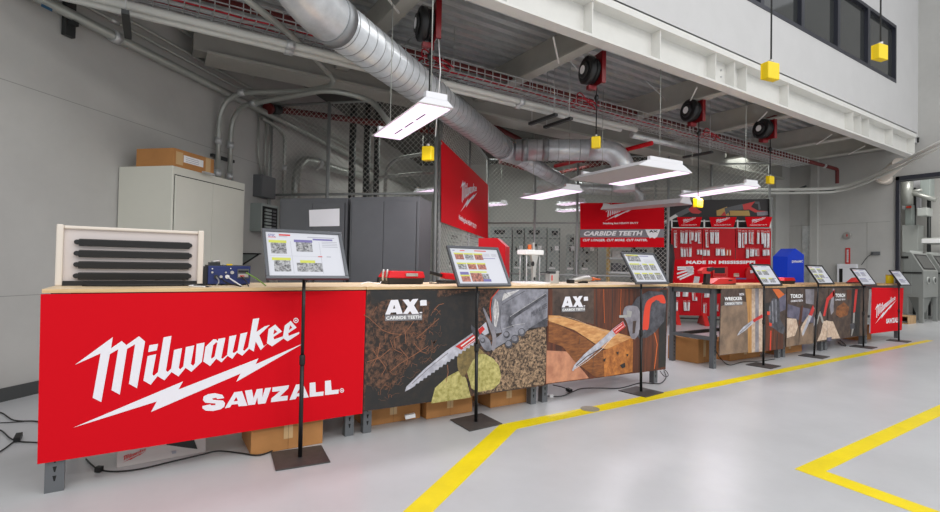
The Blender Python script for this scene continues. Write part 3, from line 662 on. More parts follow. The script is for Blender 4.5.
# ================================================================== UNDER THE BENCHES
def carton(x0, x1, y0, y1, h_, label, m='carton', group='cartons under the benches', rot=0, tape=True, base=0.0, name='cardboard_box'):
    c = Vector(((x0+x1)/2, (y0+y1)/2, base)); u = Vector((math.cos(rot), math.sin(rot), 0)); v = Vector((-math.sin(rot), math.cos(rot), 0)); W, D = x1-x0, y1-y0
    t = thing(name, label, 'box', c, group); o = c-u*W/2-v*D/2; o.z = 0
    MB().ob(o, u, v, W, D, base, base+h_, m).build('body', t, bevel=.004)
    if tape:
        mb = MB(); a_ = o+u*(W/2-.03); mb.ob(a_-v*.0012, u, v, .06, .001, base+h_*.25, base+h_+.001, 'tape'); mb.ob(a_, u, v, .06, D, base+h_, base+h_+.001, 'tape')
        mb.ob(o+u*(W/2-.001)-v*.0018, u, v, .002, .0005, base, base+h_, 'carton_dark'); mb.build('tape', t)
    return t
t = carton(-.17, .32, 3.76, 4.12, .17, 'white printed tool box with a red logo, under the front bench', 'white_box', 'boxes under the benches', .06, tape=False)
bp_ = Pl(onZ(116.5, 468.5), (math.sin(.06), -math.cos(.06), 0))
mb = MB(); z1 = lambda *p: tr(0, 370, 3.604, p)
logo_on(mb, [bp_.at(*q, .002) for q in z1((440,305),(530,280),(530,310),(440,335))], 'tool_red', r=False)
mb.poly([bp_.at(*q, .002) for q in z1((600,262),(700,252),(712,285),(655,278),(600,270))], 'black'); mb.poly([bp_.at(*q, .002) for q in z1((618,292),(635,290),(635,300),(620,303))], 'textgrey')
mb.build('print', t)
carton(.575, 1.05, 3.555, 3.95, .3, 'brown taped carton behind the foot of the nearest sign stand')
carton(1.43, 1.92, 3.74, 4.1, .26, 'brown taped carton at the left under the tree root bench')
carton(1.945, 2.40, 3.68, 4.05, .26, 'brown taped carton in the middle under the tree root bench')
carton(2.60, 3.02, 3.69, 4.05, .26, 'brown taped carton at the right under the tree root bench')
carton(6.30, 6.62, 4.06, 4.52, .33, 'brown carton with open flap, seen through the open end of the right-hand bench', rot=.05)
mb = MB(); mb.ob((6.33, 4.08, .332), XV, YV, .16, .12, 0, .012, 'white_box'); tag(mb.build('paper_sheet'), 'small white sheet on the open carton under the right-hand bench', 'paper')
carton(6.9, 7.72, 3.95, 4.4, .26, 'brown carton under the doorway stud banner')
carton(8.1, 8.9, 3.9, 4.3, .26, 'brown carton under the purple steel beam banner')
carton(11.3, 11.8, 3.95, 4.35, .28, 'brown carton under the bench with the small red banner')
# cords on the floor
def cord(pts, label, r=.005, m='cord', name='extension_cord', n=8, plug=None):
    mb = MB(); mb.tube(curve([Vector(p) for p in pts], n), r, m, 6)
    if plug:
        mb.bar(plug[0], plug[1], .035, .03, plug[2])
    return tag(mb.build(name), label, 'cord', 'cords on the floor')
fz = lambda *p: [onZ(x, y, .008) for x, y in p]
cord(fz((-8,412),(2,413),(12,419.5),(22,421),(32,421),(45,422),(80,424)), 'black cord entering at the left edge and running under the red banner, upper strand')
cord(fz((-8,423),(8,422.5),(22,421.5),(32,421),(50,424)), 'thinner black cord crossing at the left edge beside the upper strand', .004)
cord(fz((-8,428),(2,431),(10,438),(20,441.5),(38,442.5),(70,444)), 'black cord at the left edge ending in a plug, lower strand', plug=(onZ(16.5,440,.02), onZ(19.5,434.5,.03), 'cord'))
cord(fz((-6,455),(4,449),(14,441.5)), 'short black cord curling from the lower left edge to the plug')
cord(fz((86,459),(92,465),(99,469.5),(115,471.5),(140,469),(170,462),(200,455),(218,451),(240,453),(260,455),(280,447),(300,436),(318,424)), 'long black cord looping in front of the white tool box under the front bench', plug=(onZ(97,470,.02), onZ(101,468,.02), 'cord'))
cord([onZ(389,410,.0)+ZV*.14, onZ(397,412,.0)+ZV*.1, onZ(405,416,0)+ZV*.06, onZ(412,417,0)+ZV*.05, onZ(421,412,0)+ZV*.09, onZ(430,405,0)+ZV*.13], 'black cord hanging with a white plug under the tree root banner', plug=(onZ(405,417,.05), onZ(415,415,.06), 'white'))
cord(fz((540,395),(551,396.2),(562,396),(572,392),(582,388.5),(600,388),(620,388),(640,383),(652,383.5),(661,383),(666,377),(664,371)), 'long black cord snaking under the sawn log banner to the bench leg', plug=(onZ(549.5,396,.01), onZ(553,396,.01), 'white'))
cord([onZ(553,385,.1), onZ(562,387,.05), onZ(570,390,.01)], 'short black cord with a plug under the left end of the sawn log banner', plug=(onZ(567,389,.02), onZ(571,391,.015), 'cord'))
cord([onY(663,369,3.6), onY(667,372,3.6), onY(668,376,3.6), onY(664,376,3.6), onY(660,371,3.6)], 'coil of thin black wire at the right end of the sawn log banner', .004)
cord([onY(717,335,3.95), onY(716,350,3.95), onZ(722,360,.02), onZ(730,365,.01), onZ(742,362,.01), onZ(760,361,.01), onZ(775,359,.01)], 'black cord from the open bench end running under the doorway stud banner')
cord(fz((838,342),(842,345),(846,345.5),(840,340)), 'small black cord on the floor under the pale spray banner', .006)
mb = MB(); c_ = onZ(590, 409, .0018); mb.tube([c_, c_+ZV*.004], .085, 'cap_metal', 24); mb.tube([c_+ZV*.004, c_+ZV*.006], .06, 'cap_metal', 24)
tag(mb.build('floor_cap'), 'round metal floor cap in the yellow line', 'floor cap')
# ================================================================== ON THE BENCHES
t = thing('louver_panel', 'cream test panel with four black slotted louvers, on the left end of the front bench', 'panel', (-.1, 3.9, TZ))
x0, x1, z0, z1_ = -.50, .29, TZ, 1.485
MB().box(x0+.03, x1-.03, 3.9, 3.93, z0+.02, z1_-.015, 'fan_panel').build('face', t)
for xx in (x0, x1-.035): MB().box(xx, xx+.035, 3.87, 3.96, z0, z1_+.006, 'fan_beige').build('side_post', t, bevel=.008)
MB().box(x0+.035, x1-.035, 3.88, 3.95, z1_-.02, z1_, 'fan_beige').build('top_rail', t, bevel=.006)
MB().box(x0+.035, x1-.035, 3.885, 3.95, z0, z0+.03, 'black').build('bottom_rail', t)
for k in range(4):
    zc = TZ+.062+k*.0695; mb = MB(); mb.hexa([(x0+.11,3.87,zc-.024),(x1-.085,3.87,zc-.024),(x1-.085,3.9,zc-.024),(x0+.11,3.9,zc-.024),(x0+.11,3.865,zc+.018),(x1-.085,3.865,zc+.018),(x1-.085,3.9,zc+.022),(x0+.11,3.9,zc+.022)], 'black')
    for xx in (x0+.095, x1-.09): mb.tube([(xx+.006, 3.868, zc), (xx+.006, 3.9, zc)], .016, 'black', 8)
    mb.build('louver', t, bevel=.003)
for k, (xs_, lab) in enumerate([((-.36, -.1, .12), 'black cable bundle lying along the foot of the louvered panel'), ((-.12, .1, .24), 'second black cable lying in front of the louvered panel')]):
    mb = MB(); mb.tube(curve([(xs_[0], 3.80, TZ+.008), (xs_[1], 3.74+.02*k, TZ+.008), (xs_[2], 3.8, TZ+.008), (xs_[2]+.06, 3.76, TZ+.01)]), .008, 'cord', 6); tag(mb.build('cable'), lab, 'cable', 'cables on the front bench')
for k in range(3):
    mb = MB(); mb.tube(curve([(.24, 3.8, TZ+.005), (.2+.03*k, 3.68, TZ+.005), (.28+.02*k, 3.56+.01*k, TZ+.005)]), .004, ['white', 'cord', 'silver'][k], 6); tag(mb.build('cable'), ['thin white', 'thin black', 'thin grey'][k]+' wire lying on the bench between the louvered panel and the blue unit', 'cable', 'cables on the front bench')
t = thing('power_supply', 'blue electronics unit with connectors and tangled leads, on the front bench', 'power supply', (.45, 3.95, TZ))
MB().box(.32, .59, 3.86, 4.1, TZ+.008, TZ+.135, 'blue_psu').build('case', t, bevel=.003)
MB().box(.318, .592, 3.87, 4.1, TZ+.128, TZ+.14, 'dark_metal').build('lid', t)
MB().box(.288, .32, 3.88, 4.08, TZ, TZ+.13, 'black').build('side_fan', t)
for k in range(4): MB().box([.34,.55][k % 2], [.36,.57][k % 2], [3.88,4.06][k//2], [3.9,4.08][k//2], TZ, TZ+.008, 'rubber').build('foot', t)
mb = MB(); mb.box(.505, .58, 3.852, 3.86, TZ+.05, TZ+.115, 'jbox'); mb.box(.51, .575, 3.85, 3.853, TZ+.09, TZ+.105, 'black'); mb.box(.51, .575, 3.85, 3.853, TZ+.06, TZ+.08, 'silver'); mb.box(.52, .55, 3.848, 3.851, TZ+.062, TZ+.07, 'tool_red'); mb.build('connector_panel', t)
for (x, z, r, m) in ((.345,.09,.007,'silver'), (.37,.06,.014,'dark_metal'), (.40,.06,.01,'silver'), (.44,.06,.014,'white'), (.43,.09,.006,'silver'), (.47,.09,.012,'silver'), (.345,.115,.004,'white'), (.46,.118,.004,'white')):
    MB().tube([(x, 3.86, TZ+z), (x, 3.845, TZ+z)], r, m, 10).build('socket', t)
for k, (m, p) in enumerate([('silver', ((.37,3.85,.06),(.38,3.78,.03),(.36,3.7,.006))), ('white', ((.44,3.85,.06),(.46,3.76,.04),(.5,3.62,.006))), ('cord', ((.53,3.85,.06),(.55,3.76,.03),(.54,3.6,.006))), ('green', ((.56,3.85,.09),(.62,3.8,.05),(.66,3.66,.006))), ('cord', ((.40,3.85,.05),(.43,3.75,.02),(.49,3.56,.006)))]):
    MB().tube(curve([(x, y, TZ+z) for x, y, z in p]), .0045, m, 6).build('lead', t)
mb = MB(); mb.box(.33, .4, 3.92, 4.0, TZ+.14, TZ+.16, 'dark_metal'); mb.tube([(.35, 3.95, TZ+.162), (.4, 3.97, TZ+.17)], .01, 'silver', 8); mb.box(.42, .49, 3.93, 3.97, TZ+.14, TZ+.15, 'silver'); mb.build('loose_fittings', t)
MB().box(.44, .475, 3.89, 3.93, TZ+.14, TZ+.15, 'yellow_box').build('tag', t)
def tool_case(x0, x1, y0, y1, zb, h_, label, low='black', name='tool_case', plain=False):
    t = thing(name, label, 'case', ((x0+x1)/2, (y0+y1)/2, zb))
    MB().hexa([(x0+.01,y0+.01,zb),(x1-.01,y0+.01,zb),(x1-.01,y1-.01,zb),(x0+.01,y1-.01,zb),(x0,y0,zb+h_*.5),(x1,y0,zb+h_*.5),(x1,y1,zb+h_*.5),(x0,y1,zb+h_*.5)], low).build('base', t, bevel=.004)
    MB().hexa([(x0-.004,y0-.004,zb+h_*.5),(x1+.004,y0-.004,zb+h_*.5),(x1+.004,y1,zb+h_*.5),(x0-.004,y1,zb+h_*.5),(x0+.03,y0+.015,zb+h_),(x1-.005,y0+.015,zb+h_),(x1-.005,y1-.01,zb+h_),(x0+.03,y1-.01,zb+h_)], 'red').build('lid', t, bevel=.004)
    if not plain:
        MB().box((x0+x1)/2-.01, (x0+x1)/2+.1, y0-.012, y0+.004, zb+h_*.62, zb+h_*.86, 'silver').build('label_plate', t)
        mb = MB(); mb.box(x0+.06, x1-.02, y0-.01, y0, zb+h_*.48, zb+h_*.54, 'red_dark'); mb.build('rim', t)
    return t
t = tool_case(1.655, 1.995, 3.86, 4.08, TZ, .11, 'red tool case with black base, on the tree root bench')
for x in (1.625, 1.66): MB().tube([(x, 3.9, TZ+.03), (x, 3.9, TZ+.1), (x+.006, 3.9, TZ+.125)], [.009, .011, .008], 'silver', 8).build('clamp_pin', t)
mb = MB(); mb.tube(curve([(1.4, 3.82, TZ+.005), (1.48, 3.85, TZ+.02), (1.56, 3.84, TZ+.005), (1.6, 3.88, TZ+.02)]), .004, 'white', 6); tag(mb.build('cable'), 'thin white lead to the left of the red tool case', 'cable', 'cables on the tree root bench')
t = thing('reciprocating_saw', 'red and black saw lying behind the second sign', 'saw', (2.3, 4.0, TZ))
MB().hexa([(2.24,3.95,TZ+.045),(2.5,3.95,TZ+.02),(2.5,4.03,TZ+.02),(2.24,4.03,TZ+.045),(2.24,3.95,TZ+.1),(2.5,3.95,TZ+.085),(2.5,4.03,TZ+.085),(2.24,4.03,TZ+.1)], 'red').build('body', t, bevel=.01)
mb = MB(); mb.bar((2.24, 3.99, TZ+.07), (2.12, 3.99, TZ+.1), .03, .03, 'black'); mb.build('nose', t, bevel=.004)
mb = MB(); mb.box(2.2, 2.42, 3.95, 4.02, TZ, TZ+.03, 'black'); mb.build('battery', t, bevel=.006)
mb = MB(); mb.tube(curve([(2.1, 3.97, TZ+.006), (2.16, 3.9, TZ+.006), (2.24, 3.92, TZ+.02), (2.2, 4.0, TZ+.01)]), .005, 'cord', 6); tag(mb.build('cable'), 'black lead curled at the left of the red saw', 'cable', 'cables on the tree root bench')
# test rig: steel bracket and white shelf
t = thing('test_rig', 'steel test rig with a small white table, on the sawn log bench', 'test rig', (2.95, 4.02, TZ))
mb = MB(); mb.tube([(2.83, 4.05, TZ), (2.83, 4.05, TZ+.012)], .2, 'white', 28, smooth=False); mb.build('turntable', t)
for x, y in ((2.81, 4.02), (3.10, 4.02), (2.81, 4.2), (3.10, 4.2)): MB().tube([(x, y, TZ), (x, y, TZ+.3)], .008, 'galv', 8).build('leg', t)
MB().box(2.77, 3.16, 3.98, 4.24, TZ+.295, TZ+.345, 'white').build('table', t, bevel=.006)
mb = MB(); mb.hexa([(2.93,3.99,TZ+.02),(2.985,3.99,TZ+.02),(2.985,4.03,TZ+.02),(2.93,4.03,TZ+.02),(2.92,3.98,TZ+.2),(3.0,3.98,TZ+.2),(3.0,4.04,TZ+.2),(2.92,4.04,TZ+.2)], 'silver'); mb.hexa([(2.92,3.98,TZ+.2),(3.0,3.98,TZ+.2),(3.0,4.04,TZ+.2),(2.92,4.04,TZ+.2),(2.88,3.98,TZ+.29),(3.04,3.98,TZ+.29),(3.04,4.04,TZ+.29),(2.88,4.04,TZ+.29)], 'silver'); mb.build('bracket', t, bevel=.004)
MB().tube([(2.955, 3.985, TZ+.045), (2.955, 3.975, TZ+.045)], .018, 'black', 10).build('knob', t)
MB().tube([(2.9, 3.98, TZ+.2), (2.9, 3.95, TZ+.2)], .026, 'black', 10).build('knob', t)
mb = MB(); mb.box(2.87, 2.92, 4.02, 4.08, TZ+.345, TZ+.4, 'orange'); mb.build('fitting', t, bevel=.008)
mb = MB(); mb.box(2.94, 3.0, 4.02, 4.08, TZ+.345, TZ+.42, 'silver'); mb.box(2.99, 3.02, 4.0, 4.05, TZ+.38, TZ+.41, 'black'); mb.box(2.9, 2.95, 4.05, 4.1, TZ+.345, TZ+.37, 'white'); mb.build('vise', t, bevel=.004)
dxr = onY(532, 259, 4.03).x-2.965
for ch in t.children:
    f_ = 1.0 if ch.name.startswith('turntable') else .6
    for v in ch.data.vertices: v.co.x = (v.co.x-2.965)*f_+2.965+dxr+(.1 if f_ == 1.0 else 0); v.co.y = (v.co.y-4.1)*f_+4.05
t.location.x += dxr
for ch in t.children: ch.matrix_parent_inverse = Matrix.Translation(-t.location)
t = thing('grey_device', 'small grey clamp device with a red mark, beside the right of the test rig', 'device', (3.52, 3.92, TZ))
MB().box(3.46, 3.56, 3.88, 3.96, TZ, TZ+.1, 'silver').build('body', t, bevel=.004)
MB().box(3.475, 3.545, 3.89, 3.95, TZ+.1, TZ+.125, 'dark_metal').build('head', t, bevel=.004)
MB().box(3.56, 3.6, 3.9, 3.95, TZ, TZ+.13, 'silver').build('rail', t, bevel=.003)
mb = MB(); mb.box(3.477, 3.49, 3.876, 3.88, TZ+.03, TZ+.085, 'tool_red'); mb.build('mark', t)
MB().tube([(3.5, 3.92, TZ+.11), (3.36, 3.92, TZ+.112)], .005, 'dark_metal', 6).build('rod', t)
t = thing('grinder', 'grey power tool with an orange tip lying on the sawn log bench', 'power tool', (3.95, 3.92, TZ))
mb = MB(); mb.tube([(3.8, 3.92, TZ+.03), (3.88, 3.92, TZ+.04), (3.98, 3.92, TZ+.05), (4.06, 3.92, TZ+.05), (4.1, 3.92, TZ+.045)], [.018, .028, .034, .032, .016], 'silver', 12); mb.build('body', t)
MB().tube([(4.1, 3.92, TZ+.045), (4.14, 3.92, TZ+.046)], .022, 'orange', 10).build('collar', t)
MB().tube([(4.14, 3.92, TZ+.046), (4.22, 3.9, TZ+.042)], [.014, .008], 'orange', 8).build('tip', t)
MB().box(3.75, 3.82, 3.89, 3.95, TZ, TZ+.04, 'black').build('foot', t, bevel=.006)
MB().box(3.92, 4.02, 3.89, 3.95, TZ, TZ+.02, 'black').build('support', t, bevel=.004)
# right-hand bench items
t = thing('cordless_drill', 'red and black cordless drill standing upright on the right-hand bench', 'drill', (6.4, 3.95, TR))
dp = lambda x, y, Y=3.95: onY(x, y, Y)
def slab(par, name, pts_px, Y, d, m, bev=.003):
    P_ = [onY(*p, Y) for p in pts_px]
    mb = MB(); mb.prism(P_, (0, d, 0), m); return mb.build(name, par, bevel=bev)
Zq = lambda *p: tr(660, 240, 7.758, p)
slab(t, 'body', Zq((322,238),(350,215),(410,210),(425,225),(400,240),(388,262),(330,262)), 3.93, .06, 'tool_red')
slab(t, 'handle', Zq((360,262),(395,262),(385,345),(352,345)), 3.94, .04, 'black')
slab(t, 'nose', Zq((368,216),(415,210),(428,228),(395,245),(368,240)), 3.92, .03, 'black')
mb = MB(); p_ = onY(*Zq((365,345))[0], 3.95); mb.box(p_.x-.045, p_.x+.06, 3.92, 4.0, TR, TR+.02, 'black'); mb.build('battery', t, bevel=.004)
t = thing('battery_case', 'low red case with a black base beside the drill on the right-hand bench', 'case', (6.7, 3.95, TR))
slab(t, 'lid', Zq((400,340),(462,300),(588,295),(592,335),(560,338),(440,345)), 3.9, .16, 'tool_red')
slab(t, 'base', Zq((430,352),(588,352),(588,334),(435,340)), 3.905, .14, 'black')
slab(t, 'slot', Zq((535,310),(562,309),(560,317),(534,318)), 3.896, .01, 'black', 0)
p0 = onY(781, 279, 4.0); tool_case(p0.x, p0.x+.36, 3.95, 4.12, TR, .1, 'small red case with a dark base right of the fourth sign', plain=True)
p0 = onY(850, 284, 4.0)
t = thing('reciprocating_saw', 'red saw lying flat on the bench behind the sixth sign', 'saw', (p0.x, 4.0, TR))
mb = MB(); mb.hexa([(p0.x-.05,3.95,TR+.02),(p0.x+.5,3.95,TR+.02),(p0.x+.5,4.05,TR+.02),(p0.x-.05,4.05,TR+.02),(p0.x+.18,3.95,TR+.1),(p0.x+.45,3.95,TR+.12),(p0.x+.45,4.05,TR+.12),(p0.x+.18,4.05,TR+.1)], 'tool_red'); mb.build('body', t, bevel=.01)
MB().box(p0.x-.05, p0.x+.5, 3.95, 4.05, TR, TR+.02, 'black').build('base', t)
p0 = onY(891, 282, 3.78)
t = thing('yellow_canister', 'yellow cylindrical canister near the far end of the right-hand benches', 'canister', (p0.x, 3.8, TR))
MB().tube([(p0.x, 3.8, TR), (p0.x, 3.8, TR+.16)], .065, 'yellow_line', 24).build('body', t, bevel=.004)
MB().tube([(p0.x, 3.8, TR+.16), (p0.x, 3.8, TR+.175)], .067, 'ochre', 24).build('lid', t)
# ================================================================== LEFT WALL: CABINETS, BOXES, CONDUITS
CB = Vector((.15, 6.22, 0))
t = thing('storage_cabinet', 'tall beige two-door steel cabinet against the left wall', 'cabinet', (CB.x, CB.y, 0))
MB().ob(CB, DV, -EV, 1.21, .69, 0, 2.3, 'beige_cab').build('body', t, bevel=.006)
for k in range(2):
    s = CB+DV*(.03+k*.575)+EV*.001; d = MB().ob(s, DV, EV, .569, .014, .09, 2.2, 'beige_cab').build('door', t, bevel=.003)
    MB().ob(s+DV*(.52 if k == 0 else .03)+EV*.014, DV, EV, .02, .014, 1.0, 1.12, 'dark_metal').build('handle', d)
mb = MB(); mb.ob(CB+DV*.025, DV, EV, 1.16, .002, 2.202, 2.212, 'gap')
for x in (.022, .6, 1.178): mb.ob(CB+DV*x, DV, EV, .006, .002, .09, 2.2, 'gap')
mb.build('gap', t)
t = thing('cardboard_box', 'flat brown carton with a white shipping label, on top of the beige cabinet', 'box', (CB-EV*.3+DV*.3+ZV*2.3))
o = CB+DV*.03-EV*.02+ZV*2.3; MB().ob(o-EV*0, DV, -EV, .62, .48, 0, .2, 'carton').build('body', t, bevel=.004)
mb = MB(); mb.ob(o+DV*.14+EV*.001, DV, EV, .3, .001, .07, .15, 'white'); mb.ob(o+DV*.03+EV*.001, DV, EV, .1, .001, .03, .17, 'tape'); mb.ob(o+DV*.48+EV*.001, DV, EV, .08, .001, .02, .2, 'tape')
for k in range(3): mb.ob(o+DV*.17+EV*.0025, DV, EV, .2, .0005, .085+k*.02, .09+k*.02, 'textgrey')
mb.build('shipping_label', t)
mb = MB(); p_ = onZ(203, 172, 2.3); mb.bar(p_, p_+DV*.18, .03, .02, 'galv'); p_ = p_+DV*.08; tag(mb.build('metal_strip'), 'short metal strip lying on the beige cabinet beside the carton', 'strip')
# dark cabinets
G1 = Vector((1.34, 6.68, 0)); 
def E_cab(o, wE, wD, h_, m, label, name, split=2):
    t = thing(name, label, 'cabinet', (o.x, o.y, 0)); MB().ob(o, EV, DV, wE, wD, 0, h_, m).build('body', t, bevel=.006)
    for k in range(split):
        w_ = (wE-.06)/split; s = o+EV*(.03+k*w_)-DV*.001; d = MB().ob(s, EV, -DV, w_-.006, .014, .08, h_-.06, m).build('door', t, bevel=.002)
        MB().ob(s+EV*((w_-.06) if k == 0 and split > 1 else .03)-DV*.014, EV, -DV, .018, .014, h_*.48, h_*.54, 'black').build('handle', d)
    mb = MB()
    for k in range(split+1): mb.ob(o+EV*(.03+k*(wE-.06)/split-.006), EV, -DV, .006, .002, .08, h_-.06, 'gap')
    mb.build('gap', t); return t
zc = 2.08
ga = onZ(280, 198.5, zc); gb = onZ(345, 196.5, zc); gc = onZ(350.5, 197, zc); gd = onZ(417, 195, zc)
ga.z = gb.z = gc.z = gd.z = 0
E_cab(ga, (gb-ga).dot(EV)-.02, .5, zc, 'dark_cab', 'dark grey two-door cabinet with a white sheet taped on it, behind the nearest sign', 'storage_cabinet')
E_cab(gc, (gd-gc).dot(EV), .5, zc, 'dark_cab', 'dark grey two-door cabinet behind the red tool case, beside the fence post', 'storage_cabinet')
PG = Pl(ga-DV*.02, -DV)
mb = MB(); mb.prism([PG.at(*q) for q in [(309, 210), (339.5, 208.5), (339.5, 226), (309.5, 226.5)]], DV*.001, 'lamp_white'); tag(mb.build('paper_sheet'), 'white sheet taped to the left dark grey cabinet', 'paper')
# triangular shelf bracket
p_ = LW.at(243, 254); mb = MB(); a_ = LW.at(240, 253.5, .02); mb.bar(a_, a_+EV*.35, .03, .02, 'dark_metal'); mb.bar(a_-ZV*.2, a_+EV*.33, .02, .02, 'dark_metal'); mb.bar(a_, a_-ZV*.22, .02, .02, 'dark_metal'); mb.prism([a_, a_+EV*.35, a_-ZV*.22], DV*.008, 'elec_grey')
tag(mb.build('shelf_bracket'), 'grey triangular wall bracket right of the beige cabinet', 'bracket')
mb = MB(); a_ = LW.at(241.5, 214, .03); mb.tube([a_, a_-EV*.03], .02, 'red_dark', 8); tag(mb.build('red_button'), 'tiny dark red knob on the left wall beside the beige cabinet', 'knob')
# junction box and panel board on the left wall
def wallbox(px0, pxc, px1, zt, zb, m, name, label, cat):
    a_ = LW.at(px0, 200); a_.z = 0; off = .02; L = .02; zz = ZV*((zt+zb)/2)
    while proj(a_+EV*off+zz)[0] < pxc: off += .005
    while proj(a_+EV*off+DV*L+zz)[0] < px1: L += .005
    t = thing(name, label, cat, (a_.x, a_.y, zb)); MB().ob(a_, DV, EV, L, off, zb, zt, m).build('body', t, bevel=.004); return t, a_, L, off
zt_, zb_ = LW.at(252, 174).z, LW.at(252, 196).z
t, a_, L, of = wallbox(252.5, 261.5, 275.6, zt_, zb_, 'jbox', 'junction_box', 'dark grey junction box high on the left wall before the fence', 'junction box')
MB().ob(a_+EV*of+DV*.01, DV, EV, L-.02, .006, zb_+.01, zt_-.01, 'jbox').build('cover', t)
z2t, z2b = LW.at(250, 203).z, LW.at(250, 231).z
t, a_, L, of = wallbox(250.4, 261, 278, z2t, z2b, 'elec_grey', 'breaker_panel', 'open grey breaker panel below the dark junction box', 'breaker panel')
mb = MB(); mb.ob(a_+EV*of+DV*.03, DV, EV, L-.06, .004, z2b+.04, z2t-.04, 'gap')
hb = (z2t-z2b-.12)/6
for k in range(6): mb.ob(a_+EV*(of+.004)+DV*.08, DV, EV, L*.35, .02, z2b+.06+k*hb, z2b+.06+(k+.6)*hb, 'elec_grey'); mb.ob(a_+EV*(of+.004)+DV*(L*.6), DV, EV, L*.2, .02, z2b+.06+k*hb, z2b+.06+(k+.5)*hb, 'jbox')
mb.build('breakers', t)
# vertical conduits rising to the bracket rack
def pipe(pts, r, label, m='conduit', name='conduit', rad=.25, cat='conduit', group=None, clamps=(), seg=10):
    P_ = bend(pts, rad); c = P_[0]; t = thing(name, label, cat, (c.x, c.y, c.z), group)
    MB().tube(P_, r, m, seg).build('run', t)
    for q in clamps:
        q = Vector(q); d = min(range(len(P_)-1), key=lambda k: (P_[k]-q).length); ax = (P_[d+1]-P_[d]).normalized()
        MB().tube([q-ax*.045, q+ax*.045], r*1.35, 'galv', seg).build('coupling', t)
    return t
def lwp(px, py, off=.06): return LW.at(px, py, off)
hz = onZ(334, 78, 3.62)
for k, (px, bot, top, off) in enumerate([(217.5, 178, 97, .08), (229.5, 182, 103, .08)]):
    b_ = lwp(px, bot, off); tt = lwp(px+1, top, off); top_z = [3.62, 3.5][k]
    up = Vector((b_.x, b_.y, top_z)); e = onZ([310, 330][k], [91, 89][k], top_z)
    pts = [Vector((b_.x, b_.y, 2.2)), up, e]
    if k == 1: pts += [onZ(372, 100, 3.4), onZ(384, 116, 3.05), onZ(392, 128, 2.8)]
    else: pts += [onZ(332, 85, 3.62), onZ(333, 78, 3.66), onZ(300, 42, 3.72), onZ(240, -6, 3.75)]
    pipe(pts, .035, ['large conduit rising behind the beige cabinet, the left one, turning across to the hanging bracket', 'large conduit rising behind the beige cabinet, the right one, crossing towards the fence'][k], rad=.45 if k == 0 else .4, clamps=[(b_.x, b_.y, 2.95), up+(e-up)*.25, (b_.x, b_.y, 2.5)])
mb = MB()
for z in (2.62,): mb.ob(lwp(210, 155, .01), DV, EV, .45, .05, -.02, .02, 'dark_metal')
tag(mb.build('strut_channel'), 'short dark strut holding the two large conduits to the left wall', 'strut')
for k, (px, lab) in enumerate([(257.5, 'thin wall conduit dropping to the dark junction box, left one'), (265, 'thin wall conduit dropping to the dark junction box, middle one'), (269, 'thin wall conduit beside the fence post, right one')]):
    b_ = lwp(px, 165, .05); pipe([Vector((b_.x, b_.y, 3.62)), Vector((b_.x, b_.y, 3.05)), Vector((b_.x, b_.y, zt_ if k < 2 else 1.6))+DV*(.1*(k == 0))], .016 if k < 2 else .014, lab, group='thin conduits above the junction box', rad=.1)
b_ = lwp(262, 118, .07); pipe([b_, lwp(274, 125, .07), Vector((lwp(285, 150, .07).x, lwp(285, 150, .07).y, 3.5)), Vector((lwp(285, 150, .07).x, lwp(285, 150, .07).y, 1.9))], .03, 'bent conduit dropping just behind the fence post', rad=.4, clamps=[(lwp(285, 150, .07).x, lwp(285, 150, .07).y, 2.9)])
# conduits running along the top of the left wall
for k, (z, off, r, lab) in enumerate([(3.66, .1, .05, 'thick greenish pipe along the top of the left wall, lowest of the bundle'), (3.83, .08, .018, 'thin conduit along the top of the left wall, second of the bundle'), (3.93, .08, .018, 'thin conduit along the top of the left wall, third of the bundle'), (4.14, .14, .02, 'thin conduit along the top of the left wall, topmost of the bundle')]):
    pipe([lw(-3, z, off), lw(11.9 if k < 3 else 2.4, z, off)] + ([lw(2.9, z, .16), lw(3.4, z, .5), lw(3.4, z, 1.2)] if k == 3 else []), r, lab, m='conduit', group='conduits along the left wall', clamps=[lw(.75, z, off)])
for k, px in enumerate((62,)):
    s = LW.at(px, 12, .02); s.z = 0; t = thing('wall_bracket', 'dark channel bracket holding the pipe bundle on the left wall', 'bracket', (s.x, s.y, 3.5))
    MB().ob(s, DV, EV, .1, .05, 3.46, 4.2, 'dark_metal').build('channel', t); MB().ob(s+EV*.05+DV*.02, DV, EV, .06, .06, 3.56, 3.6, 'dark_metal').build('clamp', t)
mb = MB(); mb.ob(LW.at(41, 5, .155), DV, EV, .1, .002, -.012, .015, 'pipe_blue'); tag(mb.build('pipe_label'), 'small blue label on the thick pipe at the top left', 'label')
